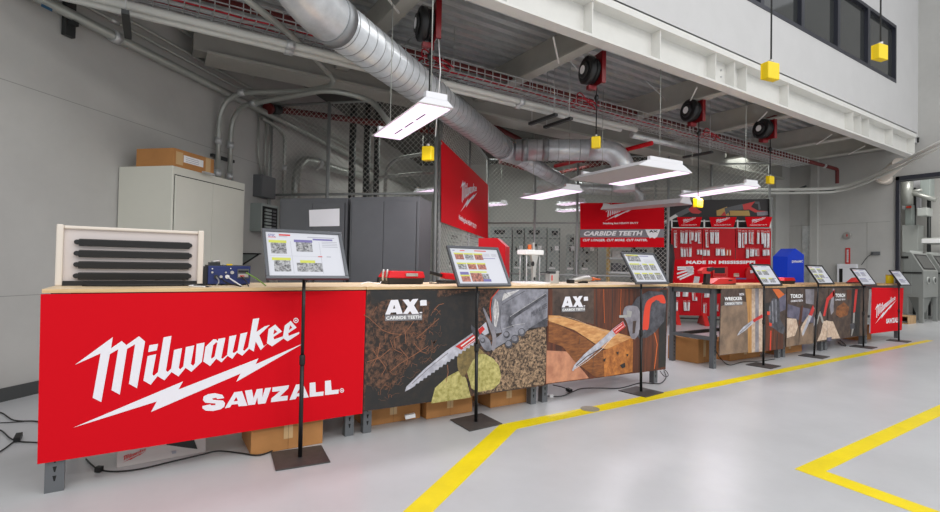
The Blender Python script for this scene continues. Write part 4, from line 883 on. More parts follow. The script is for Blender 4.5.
# ================================================================== CHAIN-LINK CAGE
FC0 = Vector((1.6, 8.74, 0)); PF1 = Pl(FC0, -DV)
c_ = PF1.at(438.5, 200); FC1 = Vector((c_.x, c_.y, 0)); PF2 = Pl(FC1, EV)
c_ = PF2.at(487.5, 200); FC2 = Vector((c_.x, c_.y, 0)); PF3 = Pl(FC2, -DV)
FH = 3.9
def chain(o, u, L, z0, z1, par, r=.0032, sp=.062):
    if sp > .07: r = .0048
    mb = MB(); i = mb.m('fence_wire'); H_ = z1-z0; n = u.cross(ZV)
    for sgn in (1, -1):
        k = -H_ if sgn == 1 else 0
        s = -H_
        while s < L+ (0 if sgn == 1 else H_):
            # line x = s + z (sgn 1) or x = s' - z
            if sgn == 1: za, zb = max(0, -s), min(H_, L-s); xa, xb = s+za, s+zb
            else:
                S = s+H_; za, zb = max(0, S-L), min(H_, S); xa, xb = S-za, S-zb
            if zb-za > .05:
                a_ = o+u*xa+ZV*(z0+za)+n*(.003*sgn); b_ = o+u*xb+ZV*(z0+zb)+n*(.003*sgn); d = (b_-a_).normalized(); e = d.cross(n).normalized()
                q = [a_+n*r, a_-n*r*.5+e*r*.87, a_-n*r*.5-e*r*.87]; p = [v+(b_-a_) for v in q]
                for j in range(3): mb.face([q[j], q[(j+1) % 3], p[(j+1) % 3], p[j]], i)
            s += sp*1.414
            if sgn == -1 and s+H_ > L+H_: break
    return mb.build('mesh', par, recalc=False)
def fence(o, u, L, label, posts, rails=(2.39,), sp=.062, gate=False):
    t = thing('chain_link_fence', label, 'fence', (o.x, o.y, 0), 'fence panels of the cage')
    chain(o, u, L, .05, FH-.03, t, sp=sp)
    for x in posts: MB().tube([o+u*x, o+u*x+ZV*FH], .03, 'fence_post', 12).build('post', t)
    for z in (FH-.02,)+tuple(rails)+(.08,): MB().tube([o+u*0+ZV*z, o+u*L+ZV*z], .021, 'fence_post', 8).build('rail', t)
    return t
L1 = (FC1-FC0).length
fence(FC0, EV, L1-.05, 'chain-link fence panel facing the room at the left, above the dark cabinets', [0.0, (PF1.at(328.5, 150)-FC0).dot(EV), L1-.05])
L2 = (FC2-FC1).length
fence(FC1, DV, L2-.05, 'chain-link fence panel running away in depth, carrying the tilted red banner', [.05, L2*.5, L2-.05], sp=.075)
L3 = (PF3.at(668, 230)-FC2).dot(EV); pp = [(PF3.at(px, 230)-FC2).dot(EV) for px in (534.5, 577)]
fence(FC2, EV, L3, 'chain-link fence panel at the back, behind the test rig and carbide banner', [0.0]+pp+[L3], rails=(2.33, 1.1), sp=.075)
PF4 = Pl(FC2+DV*1.1, -DV); q_ = PF4.at(655, 230); q_.z = 0
fence(q_, EV, 2.6, 'chain-link fence panel behind the black banner and pegboard', [0, 1.3, 2.6], rails=(2.75,), sp=.075)
# banner on the receding fence
PB = Pl(FC1+EV*.05, EV)
t = thing('banner', 'red logo banner in steep perspective on the receding fence', 'banner', PB.at(464, 230))
Q = [PB.at(*q) for q in ((441.3, 140), (488, 185), (488, 239), (441.3, 222))]
MB().prism(Q, -EV*.004, 'banner_red').build('sheet', t)
mb = MB(); logo_on(mb, [PB.at(*q, .003) for q in ((460.5, 173), (477.5, 186.5), (477.5, 204.5), (460.5, 212))], 'logo_white', r=False); mb.build('logo', t)
mb = MB(); text_on(mb, 'Nothing but HEAVY DUTY', [PB.at(*q, .003) for q in ((459, 214.5), (476.5, 225), (476.5, 230.5), (459, 221))], 'white', .03); mb.build('caption', t)
for q in Q[:2]: MB().tube([q-ZV*.05+EV*.004, q-ZV*.05+EV*.008], .02, 'silver', 8).build('grommet', t)
# carbide banner
PC = Pl(FC2-DV*.06, -DV); g4 = lambda *p: tr(570, 190, 5.118, p)
t = thing('banner', 'wide red and grey CARBIDE TEETH banner on the back fence', 'banner', PC.at(622, 240))
MB().prism([PC.at(*q) for q in g4((52,66),(482,66),(482,293),(52,293))], DV*.006, 'banner_red').build('sheet', t)
MB().prism([PC.at(*q, .002) for q in g4((52,202),(482,200),(482,243),(52,243))], DV*.001, 'grey_print').build('stripe', t)
mb = MB(); logo_on(mb, [PC.at(*q, .004) for q in g4((180,88),(345,70),(345,118),(180,158))], 'logo_white', r=False); mb.build('logo', t)
mb = MB(); text_on(mb, 'Nothing but HEAVY DUTY', [PC.at(*q, .004) for q in g4((170,166),(350,164),(350,176),(170,178))], 'white', .03)
text_on(mb, 'CARBIDE TEETH', [PC.at(*q, .005) for q in g4((76,211),(372,208),(366,233),(66,235))], 'white', .05)
text_on(mb, 'CUT LONGER. CUT MORE. CUT FASTER.', [PC.at(*q, .004) for q in g4((68,250),(398,250),(396,262),(64,263))], 'white', .04)
mb.poly([PC.at(*q, .004) for q in g4((385,202),(462,202),(446,240),(432,248),(420,242),(408,247),(396,228))], 'white'); text_on(mb, 'AX', [PC.at(*q, .006) for q in g4((405,206),(450,206),(450,217),(405,217))], 'black', .06); mb.build('lettering', t)
# red hood behind the second sign
zc_ = Pl(onY(478, 280, 4.9), -DV)
t = thing('red_cabinet', 'red angular machine cover standing behind the second sign', 'machine', (*(zc_.at(490, 280).xy), 0))
pts = [zc_.at(*q) for q in ((478.5, 238), (497, 238), (505.5, 246), (506, 290), (478.5, 290))]
pts[3].z = 0; pts[4].z = 0; mb = MB(); mb.prism(pts, DV*.4, 'red_dark'); mb.build('cover', t, bevel=.01)
# ================================================================== CAGED ROOM CONTENTS
PE = Pl(FC2+DV*1.4, -DV)
ez = 2.34
def elec(px0, px1, ztop, label, depth=.5, vents=True):
    a_ = PE.at(px0, 260); b_ = PE.at(px1, 260); o = Vector((a_.x, a_.y, 0)); L = (b_-a_).dot(EV)-.015
    t = thing('electrical_cabinet', label, 'electrical cabinet', o, 'electrical cabinets in the cage')
    MB().ob(o, EV, DV, L, depth, 0, ztop, 'elec_grey').build('body', t, bevel=.006)
    MB().ob(o+EV*.03-DV*.001, EV, -DV, L-.06, .015, .1, ztop-.3, 'elec_grey').build('door', t, bevel=.004)
    mb = MB(); mb.ob(o+EV*(L-.005), EV, -DV, .012, .002, 0, ztop, 'gap'); mb.ob(o+EV*.03, EV, -DV, L-.06, .001, ztop-.3, ztop-.285, 'gap')
    if vents: mb.ob(o+EV*.1, EV, -DV, L*.5, .003, ztop-.2, ztop-.08, 'dark_metal')
    mb.ob(o+EV*(L*.6)-DV*.015, EV, -DV, .1, .003, 1.72, 1.84, 'white'); mb.ob(o+EV*(L*.15)-DV*.015, EV, -DV, .16, .003, 1.22, 1.27, 'white'); mb.build('marks', t)
    for z in (1.75, 1.35): MB().ob(o+EV*.08-DV*.015, EV, -DV, .04, .04, z-.06, z+.06, 'black').build('handle', t)
    return t
elec(447, 461, 2.2, 'grey electrical cabinet seen through the mesh under the red banner, left one')
elec(461.5, 486, 2.2, 'grey electrical cabinet seen through the mesh under the red banner, right one')
elec(490, 512, ez, 'grey electrical cabinet in the cage, first right of the receding fence')
elec(512.5, 524, ez, 'narrow grey electrical cabinet in the cage behind the test rig, left one')
elec(524.5, 547, ez, 'grey electrical cabinet in the cage behind the test rig, middle one')
elec(547.5, 560, ez-.02, 'narrow grey electrical cabinet in the cage above the small clamp device')
elec(566, 574, 2.15, 'slim grey electrical cabinet left of the second cage post')
elec(579, 598, 2.2, 'grey electrical cabinet below the carbide banner with round knobs')
for px, py, kn in ((587, 253, 'upper black round knob'), (587, 260.5, 'lower black round knob'), (577, 260.5, 'smaller black knob beside the post')):
    a_ = PE.at(px, py, .02); mb = MB(); mb.tube([a_, a_-DV*.05], .04, 'black', 10); tag(mb.build('switch_knob'), kn+' on the cabinet below the carbide banner', 'knob', 'knobs below the carbide banner')
# shelf rack below the carbide banner
PK = Pl(FC2+DV*.8, -DV); a_ = PK.at(608, 255); b_ = PK.at(660, 255); o = Vector((a_.x, a_.y, 0)); L = (b_-a_).dot(EV)
t = thing('storage_rack', 'storage rack with a wooden front behind the mesh, under the carbide banner', 'rack', o)
for x in (0, L*.5, L-.04): MB().ob(o+EV*x, EV, DV, .05, .6, 0, 1.95, 'ochre' if x == 0 else 'dark_metal').build('upright', t)
for z in (.5, 1.15, 1.5, 1.9): MB().ob(o, EV, DV, L, .6, z, z+.05, 'ochre' if z > 1.6 else 'galv').build('shelf', t)
rng = random.Random(5)
for z in (1.2, 1.55):
    x = .1; nb = 0
    while x < L-.3:
        w_ = rng.uniform(.12, .3); h_ = rng.uniform(.12, .24)
        tt = MB().ob(o+EV*x+DV*.1, EV, DV, w_, .3, z, z+h_, rng.choice(['silver', 'dark_metal', 'jbox', 'white_box', 'dark_cab'])).build('parts_bin', bevel=.01); nb += 1
        tag(tt, 'small bin, '+['first', 'second', 'third', 'fourth', 'fifth', 'sixth', 'seventh', 'eighth'][nb-1]+' from left on the '+('lower' if z < 1.4 else 'upper')+' rack shelf under the carbide banner', 'bin', 'bins on the rack in the cage'); x += w_+.04
a_ = Pl(FC2+DV*.4, -DV).at(664, 262); mb = MB()
mb.tube([a_-ZV*.6, a_-ZV*.5, a_+ZV*.1, a_+ZV*.4, a_+ZV*.46], [.06, .2, .24, .2, .1], 'dark_metal', 14); mb.tube([Vector((a_.x, a_.y, 0)), a_-ZV*.6], .05, 'dark_metal', 8)
tag(mb.build('fan_housing'), 'dark round fan on a stand behind the mesh, left of the red pegboard', 'fan')
# pipes and ducts inside the cage behind the first fence
P4 = Pl(FC0+DV*2.0, -DV)
for k, (px, r) in enumerate([(352.5, .07), (367, .07), (377, .06)]):
    a_ = P4.at(px, 150); pipe([(a_.x, a_.y, 1.2), (a_.x, a_.y, 4.5)], r, 'dark vertical riser behind the fence, '+['left', 'middle', 'right'][k]+' of the three', m='dark_metal', name='riser', cat='pipe', group='risers behind the fence')
a_ = LW.at(296, 180, .14); b_ = LW.at(300, 158, .14); c_ = LW.at(345, 172, .14)
pipe([(a_.x, a_.y, 1.4), (a_.x, a_.y, b_.z), c_, LW.at(380, 179, .14)], .08, 'fat insulated conduit bending over behind the fence', m='conduit', rad=.5, clamps=[LW.at(318, 163.5, .14)])
pipe([P4.at(385, 200), P4.at(386, 160), P4.at(436, 152)], .035, 'grey conduit with a bend behind the first lit fixture', rad=.4)
pipe([P4.at(370, 200), P4.at(372, 178), P4.at(436, 172)], .035, 'lower grey conduit with a bend behind the fence', rad=.3)
t = thing('sprinkler_main', 'dark red sprinkler pipe with a flange passing behind the top of the fence', 'pipe', PF1.at(275, 108))
P5 = Pl(FC0+DV*.5, -DV); Pm = Pl(FC0-DV*.3, -DV); sa, sb_, sc = Pm.at(269, 108.6), P5.at(300, 112.5), P5.at(440, 132); sd = (sb_-sa).normalized()
MB().tube([sa, sb_, sc], .055, 'red_pipe', 12).build('run', t); MB().tube([sa-sd*.04, sa+sd*.02], .09, 'red_pipe', 14).build('flange', t); MB().tube([sa+sd*.08, sa+sd*.25], .08, 'dark_metal', 12).build('valve', t)
# small lit fixtures and louvers behind the fence
def fixture(c, L, W, label, ang=-PI/2+.12, glow=True, split=False, z=None, cables=True, ceil=4.05, th=.05):
    c = Vector(c); u = Vector((math.cos(ang), math.sin(ang), 0)); v = Vector((-math.sin(ang), math.cos(ang), 0)); o = c-u*L/2-v*W/2
    t = thing('hanging_light', label, 'light fixture', c, 'hanging light fixtures')
    mb = MB(); mb.hexa([o, o+u*L, o+u*L+v*W, o+v*W, o+v*W*.18+ZV*th, o+u*L+v*W*.18+ZV*th, o+u*L+v*W*.82+ZV*th, o+v*W*.82+ZV*th], 'lamp_white'); mb.build('housing', t, bevel=.003)
    mb = MB()
    for x in (0, L-.05): mb.ob(o+u*x+v*W*.2, u, v, .05, W*.6, th, th+.05, 'lamp_white')
    mb.ob(o+u*(L*.35)+v*W*.35, u, v, L*.3, W*.3, th, th+.04, 'lamp_metal'); mb.build('end_cap', t)
    if glow:
        if split:
            MB().ob(o+u*.03+v*(W*.72 if split == 1 else .03), u, v, L-.06, W*.25, -.008, -.002, 'lamp_glow').build('lamp', t)
            MB().ob(o+u*.0+v*0, u, v, L, W*.68, -.006, -.002, 'lamp_metal').build('reflector', t)
        else:
            MB().ob(o+u*.04+v*.02, u, v, L-.08, W-.04, -.008, -.002, 'lamp_glow').build('lamp', t)
            mb = MB()
            for k in range(3): mb.ob(o+u*(L*.2+k*L*.22)+v*W*.5, u, v, L*.16, .012, -.012, -.009, 'dark_metal')
            mb.build('sensor_strip', t)
    else: MB().ob(o+u*.03+v*.02, u, v, L-.06, W-.04, -.006, -.002, 'lamp_metal').build('lamp', t)
    if cables:
        for x in (.12, L-.12): MB().tube([o+u*x+v*W/2+ZV*th, o+u*x+v*W/2+ZV*(ceil-c.z)], .005, 'conduit', 5).build('suspension_cable', t)
    return t
def fix4(px, z, label, **kw):
    A, B, C2, D = [onZ(x, y, z) for x, y in px]; cc = (A+B+C2+D)/4; a2 = (C2-B+D-A)/2
    return fixture(cc, a2.length, ((B-A)+(C2-D)).length/2, label, ang=math.atan2(a2.y, a2.x), **kw)
fix4([(373.7, 135.7), (398, 140.5), (449, 111), (423.5, 98.5)], 2.57, 'lit fixture hanging nearest, in front of the fence and the big duct')
fix4([(522, 197.5), (537, 200), (580, 192), (566, 188)], 2.62, 'lit fixture below the branch duct, left of the wide half-lit one')
# wide half-lit one
A_, B_, C_, D_ = onZ(570.5, 179, 2.62), onZ(620.7, 186, 2.62), onZ(685.7, 174, 2.62), onZ(646, 163.4, 2.62)
cen = (A_+B_+C_+D_)/4; aa = (C_-B_+D_-A_)/2
fixture(cen, aa.length, ((B_-A_)+(C_-D_)).length/2, 'wide flat fixture, lit only along its right edge, in the middle of the room', ang=math.atan2(aa.y, aa.x), split=1, th=.09)
fix4([(681, 195.5), (692, 197.5), (757, 188), (747, 184.5)], 2.62, 'lit fixture hanging above the red pegboard')
a_ = onZ(611, 210, 2.62); b_ = onZ(681, 204, 2.62); fixture((a_+b_)/2, 1.9, .5, 'unlit flat fixture hanging in front of the carbide banner', ang=math.atan2((b_-a_).y, (b_-a_).x), glow=False, th=.1)
for k, (p, q) in enumerate([((420, 193), (440, 190)), ((486, 205.5), (499, 204.5)), ((562, 205), (580, 202.5)), ((560, 211.5), (580, 210))]):
    a_ = onZ(*p, 2.9); b_ = onZ(*q, 2.9); fixture((a_+b_)/2, min(1.6, max(.8, (b_-a_).length)), .35, 'small distant lit fixture inside the cage, '+['low behind the dark cabinets', 'just right of the tilted banner', 'upper one left of the carbide banner', 'lower one left of the carbide banner'][k], ang=math.atan2((b_-a_).y, (b_-a_).x), ceil=4.4)
# ================================================================== PEGBOARD DISPLAY
pg0 = onZ(690, 324); PP = Pl((pg0.x, pg0.y, 0), -DV)
m6 = lambda *p: tr(660, 190, 7.758, p); m7 = lambda *p: tr(660, 240, 7.758, p); m8 = lambda *p: tr(660, 295, 6.83, p)
def ppz(px, py, off=0): return PP.at(px, py, off)
a_ = ppz(671, 228); 
t = thing('pegboard_display', 'red pegboard display stand hung with blade packs, behind the right-hand bench', 'display stand', (pg0.x, pg0.y, 0))
for k, (xa, xb) in enumerate([(671.2, 702.4), (703, 735.4), (736, 771)]):
    zt = ppz(xa, 228).z; p0, p1 = ppz(xa, 240), ppz(xb, 240); p0.z = p1.z = 0
    MB().ob(p0, EV, DV, (p1-p0).length, .04, .2, zt, 'red_dark').build('panel', t, bevel=.004)
    mb = MB(); mb.ob(p0, EV, -DV, .025, .01, .2, zt, 'red'); mb.build('panel_edge', t)
p0, p1 = ppz(671, 240), ppz(771, 240); p0.z = p1.z = 0; LP = (p1-p0).length
for x in (.08, LP*.32, LP*.7):
    mb = MB(); q = p0+EV*x; mb.hexa([q-DV*.35, q-DV*.35+EV*.1, q+DV*.4+EV*.1, q+DV*.4, q-DV*.02+ZV*.3, q-DV*.02+ZV*.3+EV*.1, q+DV*.1+ZV*.3+EV*.1, q+DV*.1+ZV*.3], 'tool_red'); mb.build('foot', t, bevel=.005)
for z, d in ((2.26, 0), (2.42, .0)): MB().ob(p0+ZV*z, EV, DV, LP, .03, 0, .02, 'silver').build('rail', t)
for x in (0, LP/3, LP*2/3, LP-.03): MB().ob(p0+EV*x, EV, DV, .03, .03, 2.2, 2.46, 'silver').build('bracket', t)
for k, q in enumerate([((132,210),(326,210),(308,285),(150,285)), ((382,210),(595,210),(570,288),(402,288)), ((660,208),(872,208),(848,286),(678,286))]):
    Q = [ppz(x, y, .04) for x, y in m6(*q)]
    h_ = thing('header_card', 'red tapered header card with white logo, '+['left', 'middle', 'right'][k]+' of the three above the pegboard', 'sign', Q[3], 'header cards on the display')
    MB().prism(Q, DV*.012, 'banner_red').build('card', h_)
    u_ = (q[1][0]-q[0][0]); lq = m6((q[0][0]+u_*.22, 222), (q[1][0]-u_*.22, 210), (q[1][0]-u_*.26, 236), (q[0][0]+u_*.22, 264))
    mb = MB(); logo_on(mb, [ppz(x, y, .046) for x, y in lq], 'logo_white', r=False); text_on(mb, 'Nothing but HEAVY DUTY', [ppz(x, y, .046) for x, y in m6((q[0][0]+u_*.18, 268), (q[1][0]-u_*.2, 266), (q[1][0]-u_*.2, 276), (q[0][0]+u_*.18, 278))], 'white', .02); mb.build('logo', h_)
t = thing('banner', 'red MADE IN MISSISSIPPI panel across the middle of the pegboard', 'banner', ppz(720, 275))
Q = [ppz(*q, .02) for q in m7((100,152),(852,150),(852,345),(100,345))]; MB().prism(Q, DV*.01, 'tool_red' if False else 'banner_red').build('sheet', t)
mb = MB(); text_on(mb, 'MADE IN MISSISSIPPI', [ppz(*q, .024) for q in m7((204,160),(738,160),(738,186),(202,186))], 'white', .06); mb.build('lettering', t)
mb = MB()
for l in (((135,212),(255,210)), ((135,228),(255,222)), ((132,262),(262,222)), ((135,292),(262,240)), ((152,306),(262,256))): mb.poly([ppz(*q, .024) for q in strip(m7(*l), 1.6)], 'white')
mb.poly([ppz(*q, .026) for q in m7((200,208),(258,206),(262,262),(215,262))], 'pack_white'); mb.poly([ppz(*q, .024) for q in m7((268,280),(310,286),(298,342),(256,338))], 'pack_white'); mb.poly([ppz(*q, .024) for q in m7((572,258),(614,258),(614,285),(572,285))], 'cream'); mb.poly([ppz(*q, .024) for q in m7((575,262),(614,262),(614,268),(575,268))], 'tool_red'); mb.build('print', t)
t = thing('display_unit', 'red framed black screen unit in front of the Mississippi panel', 'screen', ppz(720, 270, .1))
MB().prism([ppz(*q, .12) for q in m7((412,210),(526,208),(526,292),(412,292))], DV*.1, 'tool_red').build('case', t, bevel=.006)
MB().prism([ppz(*q, .126) for q in m7((424,216),(504,214),(504,258),(424,258))], DV*.004, 'black').build('screen', t)
mb = MB()
for k in range(6): mb.poly([ppz(*q, .126) for q in m7((420+k*16,266),(432+k*16,266),(432+k*16,278),(420+k*16,278))], 'red_dark')
mb.build('buttons', t)
t = thing('tool_caddy', 'red open caddy at the right end of the Mississippi panel', 'caddy', ppz(752, 280, .1))
MB().prism([ppz(*q, .1) for q in m7((680,215),(725,210),(740,340),(670,340),(668,250))], DV*.07, 'tool_red').build('side', t, bevel=.004)
MB().prism([ppz(*q, .13) for q in m7((560,300),(735,300),(770,340),(555,340))], DV*.1, 'red').build('tray', t, bevel=.004)
mb = MB(); mb.prism([ppz(*q, .14) for q in m7((590,292),(670,296),(668,306),(590,304))], DV*.02, 'purple'); mb.prism([ppz(*q, .135) for q in m7((700,235),(722,232),(724,255),(702,258))], DV*.01, 'white'); mb.build('contents', t)
packs = []; cnt = {}; ORD = ['first', 'second', 'third', 'fourth', 'fifth', 'sixth', 'seventh', 'eighth', 'ninth']
U = 'upper row'; 
for g_, col, lst in [
 ('long blade packs hanging on the left pegboard panel, upper row', None, [(108,130,315,448),(158,172,315,412),(176,186,318,415),(194,215,315,415),(226,240,315,415),(243,262,318,390),(272,290,318,400),(294,318,315,415)]),
 ('long blade packs hanging on the middle pegboard panel, upper row', None, [(352,373,310,446),(388,402,312,416),(406,420,312,416),(424,438,312,416),(442,458,312,416)]),
 ('long blade packs hanging on the right pegboard panel, upper row', None, [(607,628,310,448),(635,652,314,448),(658,675,315,420),(688,705,314,416),(710,727,314,420),(755,772,315,418),(785,803,315,418),(808,824,318,446),(830,850,316,448)])]:
    for q in lst: packs.append((g_, m6((q[0], q[2]), (q[1], q[2]), (q[1], q[3]), (q[0], q[3])), 'pack_white'))
for g_, lst in [
 ('short blade packs on the left pegboard panel, second row', [(160,176,55,130),(182,198,60,130),(205,218,60,128),(228,246,55,130),(288,304,70,112),(308,326,70,115)]),
 ('square packs on the middle pegboard panel, second row', [(335,358,70,122),(362,385,74,122),(435,466,62,120),(470,502,62,122)]),
 ('packs on the right pegboard panel, second row', [(668,690,62,140),(700,733,62,128),(737,768,66,124),(797,820,70,122),(824,848,68,120)]),
 ('packs hanging below bench height on the lower left pegboard', [(110,132,398,440),(134,155,395,440),(180,222,395,440),(248,272,395,470),(262,288,440,472),(345,385,395,446)])]:
    for q in lst: packs.append((g_, m7((q[0], q[2]), (q[1], q[2]), (q[1], q[3]), (q[0], q[3])), 'pack_white'))
packs.append(('orange printed packs on the middle pegboard panel', m7((513,70),(530,70),(530,122),(513,122)), 'orange')); packs.append(('orange printed packs on the middle pegboard panel', m7((533,70),(550,70),(550,122),(533,122)), 'orange'))
for q in [(103,123,38,108),(160,180,38,108),(190,205,38,108),(297,318,55,128),(388,402,60,110)]: packs.append(('narrow packs near the bottom of the pegboard', m8((q[0], q[2]), (q[1], q[2]), (q[1], q[3]), (q[0], q[3])), 'pack_white'))
for g_, q, m in packs:
    tilt = rng.uniform(-.6, .6); q = [q[0], q[1], (q[2][0]+tilt, q[2][1]), (q[3][0]+tilt, q[3][1])]
    Q = [ppz(*p, .05) for p in q]; mb = MB(); mb.prism(Q, DV*.012, m); f = quadmap(Q)
    for (u0, u1, v0, v1, mm) in ((.05, .95, .86, .98, 'tool_red'), (.55, .9, .08, .8, 'tool_red' if rng.random() < .2 else 'white')):
        mb.poly([f(u0, v0)-DV*.001, f(u1, v0)-DV*.001, f(u1, v1)-DV*.001, f(u0, v1)-DV*.001], mm)
    c_ = (Q[0]+Q[1])/2; mb.tube([c_-ZV*.02+DV*.05, c_-ZV*.02-DV*.03], .004, 'silver', 5)
    cnt[g_] = cnt.get(g_, 0)+1; one = {'long': 'long narrow white and red', 'shor': 'short white and red', 'squa': 'square white and red', 'pack': 'white and red', 'oran': 'orange', 'narr': 'narrow white'}[g_[:4]]
    tag(mb.build('blade_pack'), one+' pack, '+ORD[cnt[g_]-1]+' from left, '+{'long': 'upper row, ', 'short': 'second row, ', 'squar': 'second row, ', 'packs': '', 'orang': '', 'narro': ''}[g_[:5] if g_[:5] in ('short', 'squar', 'packs', 'orang', 'narro') else 'long']+('second row, right pegboard panel' if g_.startswith('packs on') else 'just below bench height on the pegboard' if g_.startswith('packs h') else 'middle pegboard panel' if 'middle' in g_ else 'left pegboard panel' if 'left' in g_ else 'right pegboard panel' if 'right' in g_ else 'lowest row of the pegboard'), 'blade pack', g_)
# black banner above the pegboard with two saws
PBk = Pl(Vector((pg0.x, pg0.y, 0))+DV*.25, -DV)
t = thing('banner', 'long black banner picturing two saws, above and behind the pegboard', 'banner', PBk.at(718, 220))
MB().prism([PBk.at(*q) for q in ((664, 200.5), (773, 198.8), (773, 248), (664, 248))], DV*.006, 'print_dark').build('sheet', t)
art(t, PBk, [
 (m6((32,240),(115,190),(220,135),(230,165),(120,215),(32,265)), 'silver'), (m6((115,185),(220,135),(240,165),(150,210)), 'jbox'), (m6((220,150),(255,118),(300,155),(325,170),(300,185),(250,180),(235,170)), 'tool_red'),
 (m6((438,160),(520,130),(540,200),(440,200)), 'ochre'), (m6((500,140),(640,108),(660,150),(560,160),(510,190)), 'dark_cab'), (m6((640,112),(740,88),(720,110),(705,130),(760,160),(835,165),(820,180),(740,175),(690,150),(650,155)), 'tool_red'), (m6((470,200),(500,165),(515,200)), 'tool_red'),
 (m6((735,90),(770,90),(782,150),(765,155),(760,110),(735,105)), 'dark_cab'), (m6((750,170),(835,165),(840,195),(755,200)), 'pipe_grey'), (m6((540,160),(690,160),(700,200),(545,200)), 'ochre'),
 (strip(m6((35,330),(80,300)), 3), 'jbox'), (strip(m6((35,370),(85,330)), 2), 'jbox'), (m6((850,300),(876,300),(876,440),(850,440)), 'tan')])
mb = MB(); a_ = PBk.at(771, 205, .05); mb.tube([Vector((a_.x, a_.y, 0)), Vector((a_.x, a_.y, 3.0))], .035, 'fence_post', 10); tag(mb.build('display_post'), 'grey post at the right end of the black banner and pegboard', 'post')
# blue gabled cabinet
xb0 = onY(773, 270, 5.2); xb1 = onY(804, 270, 4.9)
t = thing('blue_cabinet', 'bright blue cabinet with a gabled top, right of the pegboard', 'cabinet', (9.9, 5.3, 0))
bc = onZ(788, 262, 1.38); XF = 9.75
pq = [onX(787.5, 256.5, XF), onX(795.5, 248.5, XF), onX(804, 254.5, XF)]
yl, yr_, zl, zp = pq[0].y, pq[2].y, pq[0].z, pq[1].z; ym = pq[1].y
back = 1.0
PX = Pl((XF, yl, 0), (-1, 0, 0))
BX = Pl((0, 5.0, 0), (0, -1, 0))
F_ = [BX.at(787.5, 256.5), BX.at(795.5, 248.5), BX.at(804, 254.8), BX.at(804, 285), BX.at(787.5, 285)]
F_[3].z = 0; F_[3].xy = F_[2].xy; F_[4].z = 0; F_[4].xy = F_[0].xy
d_ = .05
while proj(F_[0]+YV*d_)[0] > 773: d_ += .01
bk = YV*d_
MB().prism([F_[4], F_[3], F_[2], F_[0]], bk, 'blue_box').build('body', t, bevel=.006)
MB().prism([F_[0], F_[2], F_[1]], bk, 'blue_box').build('gable_roof', t, bevel=.004)
mb = MB(); text_on(mb, 'DYNAMIC', [BX.at(*q, .004) for q in ((792, 260.5), (803, 260.2), (803, 262.4), (792, 263))], 'white', .03); mb.build('lettering', t)
# ================================================================== CORD REELS AND HANGING OUTLETS
RL = [((427, 25), (428, 153), 2.45, 4.80, 'nearest'), ((591, 71), (596, 142), 4.84, 4.72, 'second'), ((692, 111), (698, 203), 7.43, 4.90, 'third'), ((764, 129), (770, 180), 9.42, 4.79, 'furthest')]
for k, (rp, bp2, _, _, nm) in enumerate(RL):
    c_ = onZ(*rp, 3.9); b_ = onY(*bp2, c_.y); zb = b_.z; ax = Vector((1, -.25, 0)).normalized()
    t = thing('cord_reel', nm+' black cord reel with a yellow outlet box hanging under the deck', 'cord reel', c_, 'cord reels under the deck')
    s = .19
    MB().tube([c_-ax*.1, c_-ax*.085, c_-ax*.02, c_-ax*.0], [s*.8, s*.95, s*.95, s*.8], 'black', 26).build('drum', t)
    MB().tube([c_-ax*.13, c_-ax*.1], [s*.5, s*.62], 'black', 22).build('hub', t)
    MB().tube([c_-ax*.134, c_-ax*.128], s*.3, 'white', 16).build('badge', t)
    MB().tube([c_, c_+ax*.05], s*.85, 'rubber', 24).build('cable_coil', t)
    v_ = ax.cross(ZV); mb = MB(); mb.ob(c_+ax*.06-v_*.17, v_, ax, .34, .012, -.2, .22, 'reel_red'); mb.ob(c_+ax*.07-v_*.17, v_, ax, .03, .05, -.2, .22, 'reel_red'); mb.ob(c_+ax*.07+v_*.14, v_, ax, .03, .05, -.2, .22, 'reel_red'); mb.build('mounting_plate', t, bevel=.003)
    mb = MB(); mb.ob(c_-ax*.05-v_*.03, v_, ax, .06, .12, -.25, -.2, 'reel_red'); mb.build('cable_guide', t)
    MB().box(c_.x-.08, c_.x+.1, c_.y-.04, c_.y+.04, 4.1 if False else c_.z+.19, 4.06, 'joist').build('hanger', t)
    MB().tube([(b_.x, c_.y, c_.z-.12), (b_.x, c_.y, zb+.1)], .008, 'rubber', 6).build('cable', t)
    MB().tube([(b_.x, c_.y, c_.z-.38), (b_.x, c_.y, c_.z-.34), (b_.x, c_.y, c_.z-.3)], [.02, .035, .02], 'black', 8).build('ball_stop', t)
    o = Vector((b_.x, c_.y, 0)); a2 = Vector((1, 0, 0)) if k > 1 else Vector((.6, -.8, 0)); v2 = a2.cross(ZV); hw = .085 if k > 1 else .06
    bx = MB().ob(o-a2*hw-v2*.04, a2, v2, 2*hw, .08, zb-.075 if k > 1 else zb-.085, zb+.07, 'yellow_box').build('outlet_box', t, bevel=.012)
    MB().tube([(b_.x, c_.y, zb+.07), (b_.x, c_.y, zb+.1)], .02, 'silver', 8).build('cable_gland', t)
    mb = MB(); mb.ob(o-a2*.02+v2*(-.041 if True else 0), a2, v2, .04, .002, zb-.02, zb+.03, 'black' if k < 2 else 'yellow_box'); mb.build('socket', bx)
